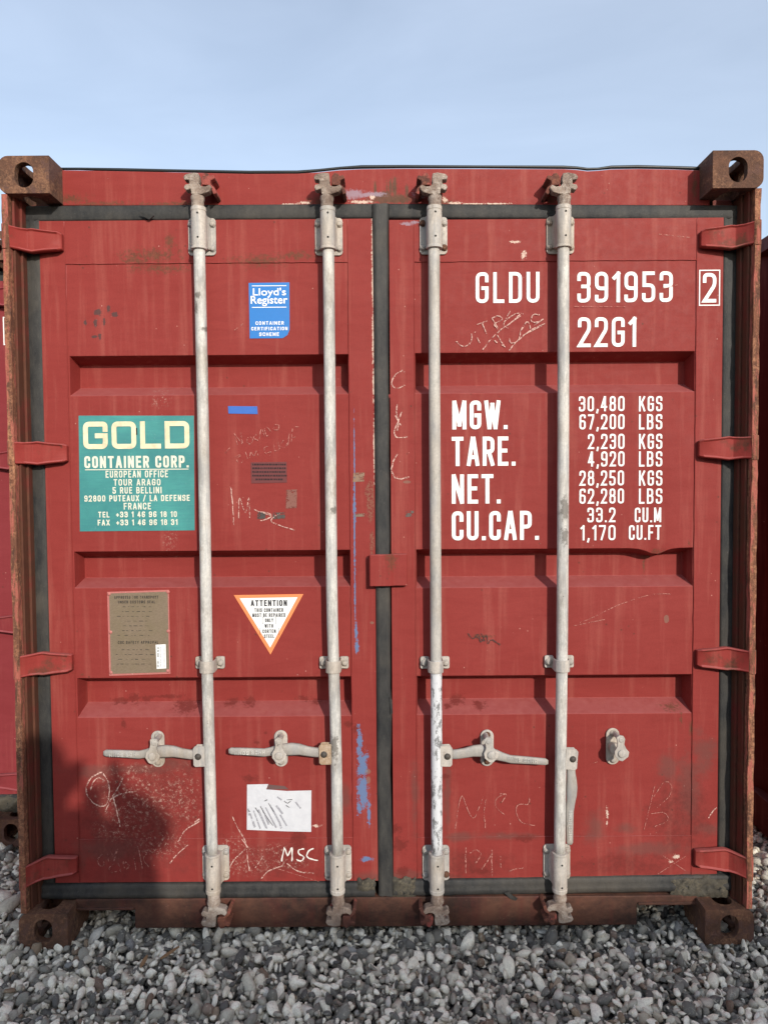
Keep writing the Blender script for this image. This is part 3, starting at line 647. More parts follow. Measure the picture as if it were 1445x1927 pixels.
# doors -------------------------------------------------------------------
def door(side):
    L = side < 0
    if L:
        x0, x1 = P(88, 1000, YD)[0], P(706.5, 1000, YD)[0]; xa, xb = P(134.5, 1000, YD)[0], P(659.5, 1000, YD)[0]
        rec = [(668, 691, 729, 743), (1036.5, 1050.5, 1086, 1105), (1275, 1282, 1320, 1349)]; cx = 400
        ztop, zbot, zr, zr2 = P(400, 413, YD)[1], P(400, 1660, YD)[1], P(400, 494, YD)[1], P(400, 1579, YD)[1]
    else:
        x0, x1 = P(736, 1000, YD)[0], P(1355.5, 1000, YD)[0]; xa, xb = P(781.5, 1000, YD)[0], P(1306.5, 1000, YD)[0]
        rec = [(661.5, 686, 724, 738), (1031.5, 1045, 1083, 1104), (1270, 1276.5, 1313, 1343)]; cx = 1150
        ztop, zbot, zr, zr2 = P(1050, 411, YD)[1], P(1050, 1652, YD)[1], P(1050, 490, YD)[1], P(1050, 1575, YD)[1]
    D = .070; yp = YD+.0025; e = .006
    xr0, xr1 = xa+e, xb-.002 if not L else xb-.002
    if not L: xr0 = xa+.002; xr1 = xb-.004
    sl = .007
    bm = bmesh.new()
    # frame: stiles and rails as one flush sheet, with panel set back
    def quad(a, b_, z0, z1, y): bm.faces.new([bm.verts.new(p) for p in ((a, y, z0), (b_, y, z0), (b_, y, z1), (a, y, z1))])
    quad(x0, xa, zbot, ztop, YD); quad(xb, x1, zbot, ztop, YD); quad(xa, xb, zr, ztop, YD+.0006); quad(xa, xb, zbot, zr2, YD+.0006)
    # small reveals round the panel
    def quadp(ps): bm.faces.new([bm.verts.new(p) for p in ps])
    quadp([(xa, YD, zbot), (xa, yp, zbot), (xa, yp, ztop), (xa, YD, ztop)]); quadp([(xb, YD, zbot), (xb, YD, ztop), (xb, yp, ztop), (xb, yp, zbot)])
    quadp([(xa, YD+.0006, zr), (xa, yp, zr), (xb, yp, zr), (xb, YD+.0006, zr)]); quadp([(xa, YD+.0006, zr2), (xb, YD+.0006, zr2), (xb, yp, zr2), (xa, yp, zr2)])
    # panel lattice
    xs = [xa, xr0, xr0+sl]+([P(p, 1040, YD)[0] for p in (1185, 1203, 1216, 1228, 1240, 1252, 1264, 1278)] if not L else [xa+(xb-xa)*k/8 for k in range(1, 8)])+[xr1-sl, xr1, xb]
    zs = [zr]; kinds = [0]
    for (t0, t1, b0, b1) in rec:
        zs.append(P(cx, t0-11, yp)[1]); kinds.append(0)
        zs += [P(cx, t0, yp)[1], P(cx, t1-5, yp+D)[1], P(cx, b0, yp+D)[1], P(cx, b1, yp)[1]]; kinds += [0, 1, 1, 0]
    zs.append(zr2); kinds.append(0); dent = {3: .001, 4: .004, 5: .011, 6: .020, 7: .022, 8: .012, 9: .004, 10: .001}
    nx, nz = len(xs), len(zs); V = []
    for j in range(nz):
        row = []
        for i in range(nx):
            inn = kinds[j] and 2 <= i <= nx-3; y = yp+(D if inn else 0); z = zs[j]
            if not L and j in (7, 8): z -= dent.get(i, 0)*(1.0 if j == 7 else .5); y += (dent.get(i, 0)*.45 if j == 7 else 0)
            row.append(bm.verts.new((xs[i], y, z)))
        V.append(row)
    for j in range(nz-1):
        for i in range(nx-1):
            a, b_, c_, d = V[j+1][i], V[j+1][i+1], V[j][i+1], V[j][i]; k0, k1 = kinds[j], kinds[j+1]
            if (i in (1, nx-3)) and (k0 != k1):
                # corner of a recess: the diagonal runs from outer to inner corner
                deep = [q for q in (a, b_, c_, d) if q.co.y > yp+D*.5][0]
                opp = {a: c_, c_: a, b_: d, d: b_}[deep]; o1, o2 = [q for q in (a, b_, c_, d) if q not in (deep, opp)]
                bm.faces.new((deep, opp, o1)); bm.faces.new((deep, opp, o2))
            else: bm.faces.new((a, b_, c_, d))
    bmesh.ops.remove_doubles(bm, verts=bm.verts, dist=1e-5)
    bm.normal_update()
    for f in bm.faces:
        f.normal_update()
        c = f.calc_center_median()
        if f.normal.dot(Vector((CAM.x, CAM.y, CAM.z))-c) < 0 and abs(f.normal.y) > 1e-3: f.normal_flip()
    # leaf edge
    for (a, b_, z0, z1) in ((x0, x0+.004, zbot, ztop), (x1-.004, x1, zbot, ztop), (x0+.004, x1-.004, ztop-.004, ztop), (x0+.004, x1-.004, zbot, zbot+.004)):
        box(bm, a, b_, YD+.001, YD+.035, z0, z1)
    box(bm, x0+.006, x1-.006, yp+D+.008, yp+D+.012, zbot+.006, ztop-.006)
    d = obj('door', bm, M['red'], ROOT, bevel=.0045, seg=3, ang=22)
    # weld beads round the panel
    bm = bmesh.new()
    for xx in (xa, xb): tube(bm, [(xx+random.uniform(-.0006, .0006), YD-.0002, zbot+.003+(ztop-zbot-.006)*k/70) for k in range(71)], [.0016*random.uniform(.6, 1.3) for _ in range(71)], 6)
    for zz_ in (zr, zr2): tube(bm, [(xa+(xb-xa)*k/50, YD+.0004, zz_+random.uniform(-.0006, .0006)) for k in range(51)], [.0015*random.uniform(.6, 1.3) for _ in range(51)], 6)
    obj('weld_bead', bm, M['red'], d, smooth=True)
    return d, x0, x1, ztop, zbot
DL, dl0, dl1, dlt, dlb = door(-1)
DR, dr0, dr1, drt, drb = door(1)
DL['label'] = 'left red door with stickers'; DR['label'] = 'right red door with white lettering'

# seals: ribbed rubber strips along and between the leaves
def seal(pts_a, pts_b, Y, name, parent, ribs=((0, 0), (.12, -.006), (.35, -.003), (.5, -.0075), (.68, -.003), (.88, -.006), (1, 0)), amp=.0006):
    """strip between two px polylines; ribs give the cross-section"""
    bm = bmesh.new(); rows = []
    for (a, b_) in zip(pts_a, pts_b):
        A_, B_ = P(*a, Y), P(*b_, Y); row = []
        for t, dy in ribs: row.append(bm.verts.new((A_[0]+(B_[0]-A_[0])*t, Y+dy+random.uniform(-amp, amp), A_[1]+(B_[1]-A_[1])*t)))
        row.append(bm.verts.new((B_[0], Y+.03, B_[1]))); row.insert(0, bm.verts.new((A_[0], Y+.03, A_[1]))); rows.append(row)
    for r0, r1 in zip(rows, rows[1:]):
        for k in range(len(r0)-1): bm.faces.new((r0[k], r0[k+1], r1[k+1], r1[k]))
    bmesh.ops.recalc_face_normals(bm, faces=bm.faces); 
    bm.normal_update()
    if sum(f.normal.y for f in bm.faces) > 0: bmesh.ops.reverse_faces(bm, faces=bm.faces)
    return obj(name, bm, M['rubber'], parent, smooth=True)
N = 40
def lerp(a, b_, t): return (a[0]+(b_[0]-a[0])*t, a[1]+(b_[1]-a[1])*t)
def line(a, b_, n=N, j=0): return [(x+random.uniform(-j, j), y+random.uniform(-j, j)) for x, y in (lerp(a, b_, k/n) for k in range(n+1))]
def poly(pts, n=N):
    ys = [p[1] for p in pts]; out = []
    for k in range(n+1):
        y = ys[0]+(ys[-1]-ys[0])*k/n
        for p, q in zip(pts, pts[1:]):
            if p[1] <= y <= q[1]+1e-6: t = (y-p[1])/(q[1]-p[1]); out.append((p[0]+(q[0]-p[0])*t, y)); break
    return out
seal(line((42, 388), (73, 1688)), line((77, 412), (104, 1665)), .094, 'door_seal', DL)
seal(line((1359, 410), (1350, 1650)), line((1394, 386), (1382, 1665)), .094, 'door_seal', DR)
seal(line((50, 387), (704, 383)), line((50, 417), (704, 411)), .093, 'door_seal', DL)
seal(line((730, 383), (1392, 386)), line((730, 411), (1392, 413)), .093, 'door_seal', DR)
cl_ = poly([(700, 384), (703, 600), (706, 1000), (708, 1300), (709, 1450), (712, 1685)])
cr_ = [(x+random.uniform(-.5, .5), y) for x, y in poly([(733, 384), (731, 430), (732, 800), (734, 1000), (735, 1300), (738.5, 1318), (737, 1360), (735, 1460), (738, 1560), (741, 1685)])]
seal(cl_, cr_, .084, 'centre_seal', DR, ribs=((0, 0), (.06, -.007), (.3, -.010), (.42, -.0065), (.8, -.011), (.95, -.007), (1, 0)))
bs = ((0, 0), (.12, -.010), (.4, -.006), (.6, -.012), (.85, -.012), (1, -.004))
seal(line((80, 1664), (706, 1659), 60), line((80, 1692), (706, 1688), 60, .6), .086, 'bottom_seal', DL, ribs=bs, amp=.001)
seal(line((740, 1656), (1385, 1644), 60), line((740, 1686), (1385, 1676), 60, .6), .086, 'bottom_seal', DR, ribs=bs, amp=.001)
# torn flaps of the seals
for (pts, par) in (([(733, 1312), (738, 1318), (739, 1342), (735, 1345), (734, 1330)], DR), ([(948, 1681), (957, 1679), (966, 1688), (974, 1692), (970, 1697), (960, 1692)], DR),
                   ([(262, 398), (276, 402), (290, 405), (280, 412), (273, 408)], DL)):
    bm = bmesh.new(); vs = [bm.verts.new((*P(x, y, .070)[:1], .070+random.uniform(-.003, .003), P(x, y, .070)[1])) for x, y in pts]; f = bm.faces.new(vs)
    ex = bmesh.ops.extrude_face_region(bm, geom=[f]); bmesh.ops.translate(bm, verts=[g for g in ex['geom'] if isinstance(g, bmesh.types.BMVert)], vec=(0, .006, 0))
    fix(bm); bmesh.ops.triangulate(bm, faces=bm.faces); obj('torn_seal', bm, M['rubber'], par)

M['grit'] = rust('gritty_torn_rubber', dark=(.03, .028, .024), mid=(.085, .075, .055), lite=(.16, .135, .09))
def crumple(x0, x1, y0, y1, par, nx=26, ny=9):
    bm = bmesh.new(); V = []
    for j in range(ny+1):
        row = []
        for i in range(nx+1):
            u, w = i/nx, j/ny; e_ = min(u, 1-u)*8; f_ = min(w, 1-w)*5; k = min(1, e_)*min(1, f_)
            px = x0+(x1-x0)*u+random.uniform(-1.6, 1.6); py = y0+(y1-y0)*w+random.uniform(-1.4, 1.4)+3*math.sin(u*9+w*4)*k-(3 if j == 0 else 0)*math.sin(u*13)
            row.append(bm.verts.new(PV(px, py, .081-.008*k-random.uniform(0, .007)*k-.004*math.sin(u*22+w*9)*k)))
        V.append(row)
    for j in range(ny):
        for i in range(nx): bm.faces.new((V[j][i], V[j][i+1], V[j+1][i+1], V[j+1][i]))
    for i, j in ((0, 0),): pass
    bmesh.ops.recalc_face_normals(bm, faces=bm.faces); bm.normal_update()
    if sum(f.normal.y for f in bm.faces) > 0: bmesh.ops.reverse_faces(bm, faces=bm.faces)
    return obj('torn_seal', bm, M['grit'], par, smooth=True, label='crumpled torn piece of seal')
crumple(1262, 1372, 1651, 1690, DR, 30, 10); crumple(738, 782, 1652, 1690, DR, 12, 9); crumple(672, 706, 1655, 1680, DL, 10, 6)
# hinges
def hinge(s, yc, par, droop=0):
    """bent blade from the post across the seal on to the leaf"""
    X = lambda px: P(px if s < 0 else 1445-px, yc, .07)[0]
    zc = P(722 + s*620, yc, .07)[1]; xe = s*(abs(dl0)-.068 if s < 0 else abs(dr1)-.068)
    secs = [(s*1.213, .004, .0, .036), (s*1.196, .010, .0, .036), (s*1.176, .036, 0, .036), (s*1.156, .054, 0, .038), (s*1.142, .056, 0, .040), (s*1.105, .058, 0, .035), (s*1.062, .062, 0, .031), (s*1.050, .070, 0, .026)]
    bm = bmesh.new(); rows = []
    for i, (x, y, dz, h) in enumerate(secs):
        dzz = -droop*max(0, (abs(x)-1.13))/.08
        rim = .006 if 1 < i < 7 else .0
        pr_ = [(y+.012, -h), (y-.004, -h), (y-.004-rim, -h+.004), (y-.004, -h+.009), (y-.004, h-.009), (y-.004-rim, h-.004), (y-.004, h), (y+.012, h)]
        rows.append([bm.verts.new((x, yy, zc+dzz+hh)) for yy, hh in pr_])
    for a, b_ in zip(rows, rows[1:]):
        for k in range(8): bm.faces.new((a[k], b_[k], b_[(k+1) % 8], a[(k+1) % 8]))
    bm.faces.new(rows[0]); bm.faces.new(rows[-1][::-1]); fix(bm)
    h = obj('hinge', bm, M['red_plain'], par, bevel=.0025)
    bm = bmesh.new(); tube(bm, [(s*1.2065, .012, zc-droop-.040), (s*1.2065, .012, zc-droop+.040)], .0125, 14); obj('hinge_pin', bm, M['rust_edge'], h, smooth=False, bevel=.002)
    return h
for y in (455, 853, 1247): hinge(-1, y, DL)
hinge(-1, 1628, DL, .012)
for y in (449, 844, 1238): hinge(1, y, DR)
hinge(1, 1614, DR, .008)
# overlap tab on the right door
bm = bmesh.new(); a = P(695, 1103, .058); b_ = P(766, 1043, .058); xm = P(734, 1070, .058)[0]
prof = [(a[0], .052), (a[0]+.004, .048), (xm, .050), (xm+.012, .058), (b_[0]-.003, .060), (b_[0], .064), (b_[0], .084), (xm+.012, .084), (xm, .070), (a[0], .070)]
lo = [bm.verts.new((x, y, a[1])) for x, y in prof]; hi = [bm.verts.new((x, y, b_[1])) for x, y in prof]; n = len(prof)
bm.faces.new(lo); bm.faces.new(hi[::-1])
for i in range(n): bm.faces.new((lo[i], hi[i], hi[(i+1) % n], lo[(i+1) % n]))
obj('overlap_tab', fix(bm), M['red'], DR, bevel=.003)

# ------------------------------------------------------------------ locking gear (local: y=0 is the leaf face, rod axis at y=-.048)
RY = -.048; RR = .0188
def bm_bracket():
    bm = bmesh.new(); prism(bm, capsule(.0455, .061, 5, .012), -.006, -.0003)
    zs = [-.056, -.0555, -.048, -.047, -.040, .060, .066, .0665, .079, .0795]; rs = [.020, .0262, .0262, .0235, .0245, .0245, .0235, .0255, .0245, .019]
    tube(bm, [(0, RY, z) for z in zs], rs, 24)
    pts = [(-.030, -.006), (-.0235, -.020), (-.0225, RY+.004), (.0225, RY+.004), (.0235, -.020), (.030, -.006)]
    for z0, z1 in ((-.045, .060),):
        a = [bm.verts.new((x, y, z0)) for x, y in pts]; b_ = [bm.verts.new((x, y, z1)) for x, y in pts]; n = len(pts)
        bm.faces.new(a); bm.faces.new(b_[::-1])
        for i in range(n): bm.faces.new((a[i], b_[i], b_[(i+1) % n], a[(i+1) % n]))
    return bm
def mesh_of(name, bm, mat, smooth=True):
    bmesh.ops.recalc_face_normals(bm, faces=bm.faces)
    me = bpy.data.meshes.new(name); bm.to_mesh(me); bm.free(); me.materials.append(mat); me.polygons.foreach_set('use_smooth', [smooth]*len(me.polygons)); return me
ME = {}
ME['bracket'] = mesh_of('bearing_bracket', bm_bracket(), M['zinc_hw'])
bm = bmesh.new(); tube(bm, [(0, 0, 0), (0, -.0025, 0), (0, -.0026, 0), (0, -.0075, 0), (0, -.009, 0)], [.0115, .0112, .0082, .0080, .006], 12); ME['bolt'] = mesh_of('bolt', bm, M['bolt'])
ME['pin'] = ME['bolt'].copy(); ME['pin'].materials[0] = plain('hole_dark_pin', (.06, .05, .04), .6)  # pin coloured dark to stand in for a shaded hole
ME['rust_bolt'] = ME['bolt'].copy(); ME['rust_bolt'].materials[0] = M['rust_bolt']
bm = bmesh.new(); tube(bm, [(0, 0, 0), (0, -.0006, 0)], [.0034, .0034], 10); ME['hole'] = mesh_of('grease_hole', bm, M['hole'], False)
# cam and keeper outlines
k_ = 1/1618
CAMP = [(-26,-8),(-28,20),(-52,12),(-64,26),(-58,42),(-36,46),(-36,66),(-60,66),(-66,82),(-54,96),(-14,104),(14,100),(18,64),(14,48),(26,34),(48,32),(70,42),(82,28),(66,4),(26,-8)]
KEEP = [(26,46),(24,66),(28,92),(42,110),(62,104),(66,92),(88,98),(96,80),(72,68),(70,50),(92,34),(102,4),(84,-4),(76,24),(60,44)]
bm = bmesh.new(); prism(bm, [(x*k_, z*k_) for x, z in CAMP], RY-.020, RY+.012); tube(bm, [(0, RY, -.060), (0, RY, -.052), (0, RY, -.045), (0, RY, -.022), (0, RY, -.014), (0, RY, -.005), (0, RY, .004)], [.0185, .0195, .0205, .0200, .0225, .0215, .013], 20)
ME['cam'] = mesh_of('cam_head', bm, M['cam'])
bm = bmesh.new(); prism(bm, [(x*k_, z*k_) for x, z in KEEP], RY-.010, .02); prism(bm, [((x-86)*k_*.8, z*k_*.9) for x, z in ((28, 30), (30, 84), (44, 92), (60, 84), (56, 60), (60, 34), (44, 26))], RY+.012, .02)
ME['keeper'] = mesh_of('cam_keeper', bm, M['rust_red'])
# guide clamp
bm = bmesh.new()
for s in (-1, 1): prism(bm, [(x+s*.034, z) for x, z in capsule(.015, .0205, 4, .006)], -.010, -.0003)
arc = [(-.0235, -.004), (-.0235, RY)]+[(.0235*math.cos(a), RY+.0235*math.sin(a)) for a in [math.radians(180+180*k/12) for k in range(1, 12)]]+[(.0235, RY), (.0235, -.004)]
L, R_2 = ribbon2(arc, .0042)
for z0, z1 in ((-.0225, .0175),):
    rows = [[bm.verts.new((p.x, p.y, z)) for z in (z0, z1)] for p in L]; rows2 = [[bm.verts.new((p.x, p.y, z)) for z in (z0, z1)] for p in R_2]
    for i in range(len(rows)-1):
        bm.faces.new((rows[i][0], rows[i+1][0], rows[i+1][1], rows[i][1])); bm.faces.new((rows2[i][0], rows2[i][1], rows2[i+1][1], rows2[i+1][0]))
        bm.faces.new((rows[i][1], rows[i+1][1], rows2[i+1][1], rows2[i][1])); bm.faces.new((rows[i][0], rows2[i][0], rows2[i+1][0], rows[i+1][0]))
for s in (-1, 1): box(bm, min(s*.022, s*.036), max(s*.022, s*.036), -.0145, -.0105, -.018, .0165)
ME['clamp'] = mesh_of('guide_clamp', bm, M['zinc_hw'])
# handle lug, extends to +x
bm = bmesh.new(); prism(bm, [(.012, -.035), (.046, -.036), (.052, -.030), (.053, .026), (.046, .034), (.012, .033)], RY-.014, RY-.009)
prism(bm, [(.012, -.034), (.044, -.034), (.050, -.028), (.050, .026), (.044, .032), (.012, .031)], RY+.010, RY+.015); box(bm, .010, .016, RY-.009, RY+.010, -.033, .031)
ME['lug'] = mesh_of('handle_lug', bm, M['zinc_hw'])
# handle: forged bar, to +x from pivot
def sweep(bm, secs):
    rows = []
    for i, (x, y, z, h, t) in enumerate(secs):
        rows.append([bm.verts.new((x+dx, y+b_*t/2, z+a*h/2)) for a, b_, dx in ((-.7, -1, 0), (.7, -1, 0), (1, -.55, 0), (1, .55, 0), (.7, 1, 0), (-.7, 1, 0), (-1, .55, 0), (-1, -.55, 0))])
    for a, b_ in zip(rows, rows[1:]):
        for k in range(8): bm.faces.new((a[k], b_[k], b_[(k+1) % 8], a[(k+1) % 8]))
    bm.faces.new(rows[0]); bm.faces.new(rows[-1][::-1])
HS = [(.036, RY, .0, .030, .014), (.060, RY, .0, .031, .015), (.085, RY, .004, .032, .016), (.110, RY-.004, .012, .036, .018), (.135, RY-.006, .014, .040, .018), (.160, RY-.006, .012, .038, .016), (.180, RY-.002, .010, .034, .015), (.200, RY+.002, .004, .028, .014), (.222, RY+.004, -.001, .026, .014), (.250, RY+.004, .001, .025, .013), (.290, RY+.003, .004, .023, .013), (.325, RY+.002, .006, .022, .012), (.333, RY+.002, .006, .014, .008)]
bm = bmesh.new(); sweep(bm, HS); ME['handle'] = mesh_of('lock_handle', bm, M['cast'])
HS3 = [(x, y, (z if x < .15 else z-.008-(x-.15)*.15), h, t) for x, y, z, h, t in HS]
bm = bmesh.new(); sweep(bm, [(x, y, z*.25, h*(.86 if x < .2 else 1), t) for x, y, z, h, t in HS]); ME['handle4'] = mesh_of('lock_handle', bm, M['cast'])
bm = bmesh.new(); sweep(bm, HS3); ME['handle3'] = mesh_of('lock_handle', bm, M['cast'])
def bm_catch(flip=1):
    bm = bmesh.new(); prism(bm, capsule(.0225, .0625, 8), -.006, -.0003); prism(bm, [(x, z) for x, z in capsule(.017, .018, 6)], -.030, -.006); return bm
ME['catch'] = mesh_of('handle_catch', bm_catch(), M['zinc_hw'])
bm = bmesh.new(); hp = [(-.017, .052), (-.008, .060), (.006, .058), (.012, .048), (.010, .030), (.018, .016), (.028, .006), (.026, -.010), (.008, -.026), (-.004, -.024), (-.018, -.010), (-.020, .006), (-.012, .022), (-.012, .036)]
prism(bm, hp, RY-.030, RY-.022); tube(bm, [(.004, RY-.030, 0), (.004, RY-.034, 0), (.004, RY-.036, 0)], [.014, .013, .008], 14); tube(bm, [(-.002, -.006, .045), (-.002, RY-.030, .045), (-.002, RY-.033, .045)], [.008, .009, .006], 12)
ME['tongue'] = mesh_of('catch_tongue', bm, M['zinc_hw'])

def part(name, me, par, loc, bevel=0, rot=None, scale=None, label=None, ang=35):
    o = obj(name, me, None, par, loc=loc, bevel=bevel, rot=rot, label=label, ang=ang)
    if scale: o.scale = scale
    return o
emb = bmesh.new(); text_bm(emb, 'HHOS', .215, .262, -.006, .006, .0022, 0, gap=.5); text_bm(emb, 'SOHH', .270, .315, -.004, .008, .0022, 0, gap=.5); face_up(emb)
ex = bmesh.ops.extrude_face_region(emb, geom=emb.faces[:]); bmesh.ops.translate(emb, verts=[g for g in ex['geom'] if isinstance(g, bmesh.types.BMVert)], vec=(0, -.0012, 0))
ME['emb'] = mesh_of('embossed_letters', emb, M['zinc'], False)
YR = YD+RY
bars = [dict(t=(381, 446), c=(396.5, 1246), b=(407, 1623), hs=-1, lug=1421, th=(373.5, 2)), dict(t=(619, 446), c=(629, 1246), b=(636.5, 1623), hs=-1, lug=1417, th=(618, 0)),
        dict(t=(815.5, 444), c=(818, 1246), b=(820, 1623), hs=1, lug=1421, th=(816, 0)), dict(t=(1053.5, 443), c=(1051, 1244), b=(1047, 1621), hs=1, lug=1426, th=(1060, 0))]
for i, d in enumerate(bars):
    tx, tz = P(*d['t'], YD); mx, mz = P(*d['c'], YD); bx, bz = P(*d['b'], YD)
    tx = tx; ztop_ = tz-.05; zbot_ = bz+.05
    bm = bmesh.new(); n = 44; pts = []
    for k in range(n+1):
        z = ztop_+(zbot_-ztop_)*k/n; u = (z-tz)/(bz-tz); um = (mz-tz)/(bz-tz)
        x = tx+(mx-tx)*u/um if u < um else mx+(bx-mx)*(u-um)/(1-um)
        x += .0015*math.sin(u*5+i*2)
        if i == 1 and u > .6: x += .004*math.sin((u-.6)/.4*math.pi)
        pts.append((x, YR+.001*math.sin(u*7+i), z))
    tube(bm, pts, RR, 20)
    bar = obj('locking_bar', bm, M['zinc_chip'] if i == 2 else M['zinc'], ROOT, smooth=True, label=['leftmost locking bar, handle to the left', 'locking bar left of the centre seal, rusty handle lug', 'locking bar right of the centre seal with chipped white paint', 'rightmost locking bar with its handle hanging down'][i])
    part('bearing_bracket', ME['bracket'], bar, (tx, YD, tz), .002)
    part('bearing_bracket', ME['bracket'], bar, (bx, YD, bz), .002, rot=(0, math.pi, 0))
    for (cx_, cz_) in ((tx, tz), (bx, bz)):
        for sx in (-1, 1):
            for sz in (-1, 1):
                rb = (i == 2 and ((cz_ == tz and sx == -sz) or (cz_ == bz and sx == 1 and sz == -1)))
                part('bolt', ME['rust_bolt' if rb else 'bolt'], bar, (cx_+sx*.0350, YD-.006, cz_+sz*.040))
        q = 1 if cz_ == tz else -1
        for dz in (.055, -.022): part('grease_hole', ME['hole'], bar, (cx_+.002, YR-.0243, cz_+q*dz))
    flip = 1 if i < 2 else -1
    # cam heads with keepers
    zt = P(tx and 722+(tx*560), 366, YR)[1]; zb = P(722, 1703 if i != 3 else 1700, YR)[1]
    part('cam_head', ME['cam'], bar, (tx-.002*flip, YD, zt), .003, scale=(flip, 1, 1)); part('cam_keeper', ME['keeper'], ROOT, (tx-.002*flip, YD, zt), .003, scale=(flip, 1, 1))
    part('cam_head', ME['cam'], bar, (bx+.001, YD, zb), .003, scale=(flip, 1, -1)); part('cam_keeper', ME['keeper'], ROOT, (bx+.001, YD-.012, zb), .003, scale=(flip, 1, -1))
    part('guide_clamp', ME['clamp'], bar, (mx, YD, mz), .0015)
    for sx in (-1, 1): part('bolt', ME['bolt'], bar, (mx+sx*.036, YD-.0145, mz))
    # lug and handle
    lz = P(*(d['c'][0], d['lug']), YR)[1]; u = (lz-mz)/(bz-mz); lx = mx+(bx-mx)*u; s = d['hs']
    lug = part('handle_lug', ME['lug'], bar, (lx, YD, lz), .0015, scale=(s, 1, 1), rot=(0, .06*(i == 3), 0))
    part('lug_pin', ME['pin'], bar, (lx+s*.036, YR-.012+YD*0, lz-.001))
    if i == 1: lug.data = lug.data.copy(); lug.data.materials[0] = rust('rusted_lug', dark=(.16, .07, .035), mid=(.38, .26, .16), lite=(.50, .40, .30))
    if i < 3:
        me_ = ME['handle3'] if i == 2 else ME['handle']
        part('lock_handle', me_, bar, (lx, YD, lz+.002), .0, scale=(s*(1.12 if i == 2 else 1.065), 1, 1))
        e_ = part('embossed_letters', ME['emb'], bar, (lx+.024 if s > 0 else lx-.548, YR-.0052, lz+.003 if i < 2 else lz+.021), rot=(0, 0 if i < 2 else .15, 0))
    else:
        h_ = part('lock_handle', ME['handle4'], bar, (lx+.036-.002, YD, lz+.036), .0, scale=(1, 1, 1), rot=(0, math.radians(91), 0))
        part('embossed_letters', ME['emb'], bar, (lx+.036+.002, YR-.0052, lz+.036), rot=(0, math.radians(92), 0))
for i, (cx, cy, f) in enumerate(((298, 1409, 1), (529, 1408, 1), (916, 1407, 1), (1152, 1404, 1))):
    x, z = P(cx, cy, YD)
    ct = part('handle_catch', ME['catch'], DL if i < 2 else DR, (x, YD, z), .0015)
    for sz in (-1, 1): part('bolt', ME['rust_bolt' if i == 2 else 'bolt'], ct, (0, -.006, sz*.045)) if False else part('catch_bolt', ME['rust_bolt' if i == 2 else 'bolt'], DL if i < 2 else DR, (x, YD-.006, z+sz*.045))
    r = {0: (0, .5, 0), 1: (0, .25, 0), 2: (0, -.15, 0), 3: (0, .12, .35)}[i]
    part('catch_tongue', ME['tongue'], DL if i < 2 else DR, (x+(.0 if i != 3 else .004), YD, z+.002), .0015, rot=(0, r[1]*0.5, 0))

# ------------------------------------------------------------------ lettering
Yp = YD+.0025-.0012
def lettering(lines, mat, th, name='lettering', par=ROOT, label=None, Y=Yp, **kw):
    bm = bmesh.new()
    for (s, x0, y0, x1, y1) in lines: text_px(bm, s, x0, y0, x1, y1, th, Y, **kw)
    return obj(name, face_up(bm), mat, par, label=label)
lettering([('GLDU', 895, 511, 1015, 570)], M['white'], 6.5, label='white owner code on the upper right door', gap=.5)
lettering([('391953', 1086, 510, 1266, 569)], M['white'], 6.6, label='white serial number on the upper right door', gap=.45)
lettering([('22G1', 1087, 596, 1197, 653)], M['white'], 6.6, label='white size code under the serial number', gap=.42)
o = lettering([('2', 1322, 513, 1348, 569)], M['white'], 6.6, name='check_digit', label='white boxed check digit', Y=YD-.0012)
bm = bmesh.new(); pts = [P(1316, 574, YD-.0012), P(1353.5, 574, YD-.0012), P(1353.5, 508, YD-.0012), P(1316, 508, YD-.0012)]; pts = [(pts[0][0], pts[0][1]), (pts[1][0], pts[0][1]), (pts[1][0], pts[2][1]), (pts[0][0], pts[2][1])]
L, R_3 = ribbon2(pts, .0036, True); add_ribbon(bm, L, R_3, True, YD-.0012); obj('digit_frame', face_up(bm), M['white'], ROOT)
lettering([('MGW.', 851, 753, 955, 808), ('TARE.', 850, 821, 970, 877), ('NET.', 850, 892, 942, 948), ('CU.CAP.', 850, 961, 1014, 1017)], M['white'], 7.5, label='bold white weight headings', gap=.42)
small = [('30,480', 1089, 745, 1175, 774), ('KGS', 1202, 745, 1246, 774), ('67,200', 1090, 779, 1175, 808), ('LBS', 1202, 779, 1246, 808), ('2,230', 1106, 816, 1175, 845), ('KGS', 1202, 816, 1246, 845), ('4,920', 1106, 849, 1175, 878), ('LBS', 1202, 849, 1246, 878),
         ('28,250', 1090, 885, 1174, 914), ('KGS', 1202, 885, 1246, 914), ('62,280', 1090, 919, 1174, 948), ('LBS', 1202, 919, 1246, 948), ('33.2', 1105, 955, 1158, 983), ('CU.M', 1194, 955, 1244, 983), ('1,170', 1092, 988, 1158, 1017), ('CU.FT', 1183, 988, 1244, 1016)]
lettering(small[0::2], M['white'], 3.5, label='small white weight figures', gap=.5)
lettering(small[1::2], M['white'], 3.5, label='small white units beside the figures', gap=.5)

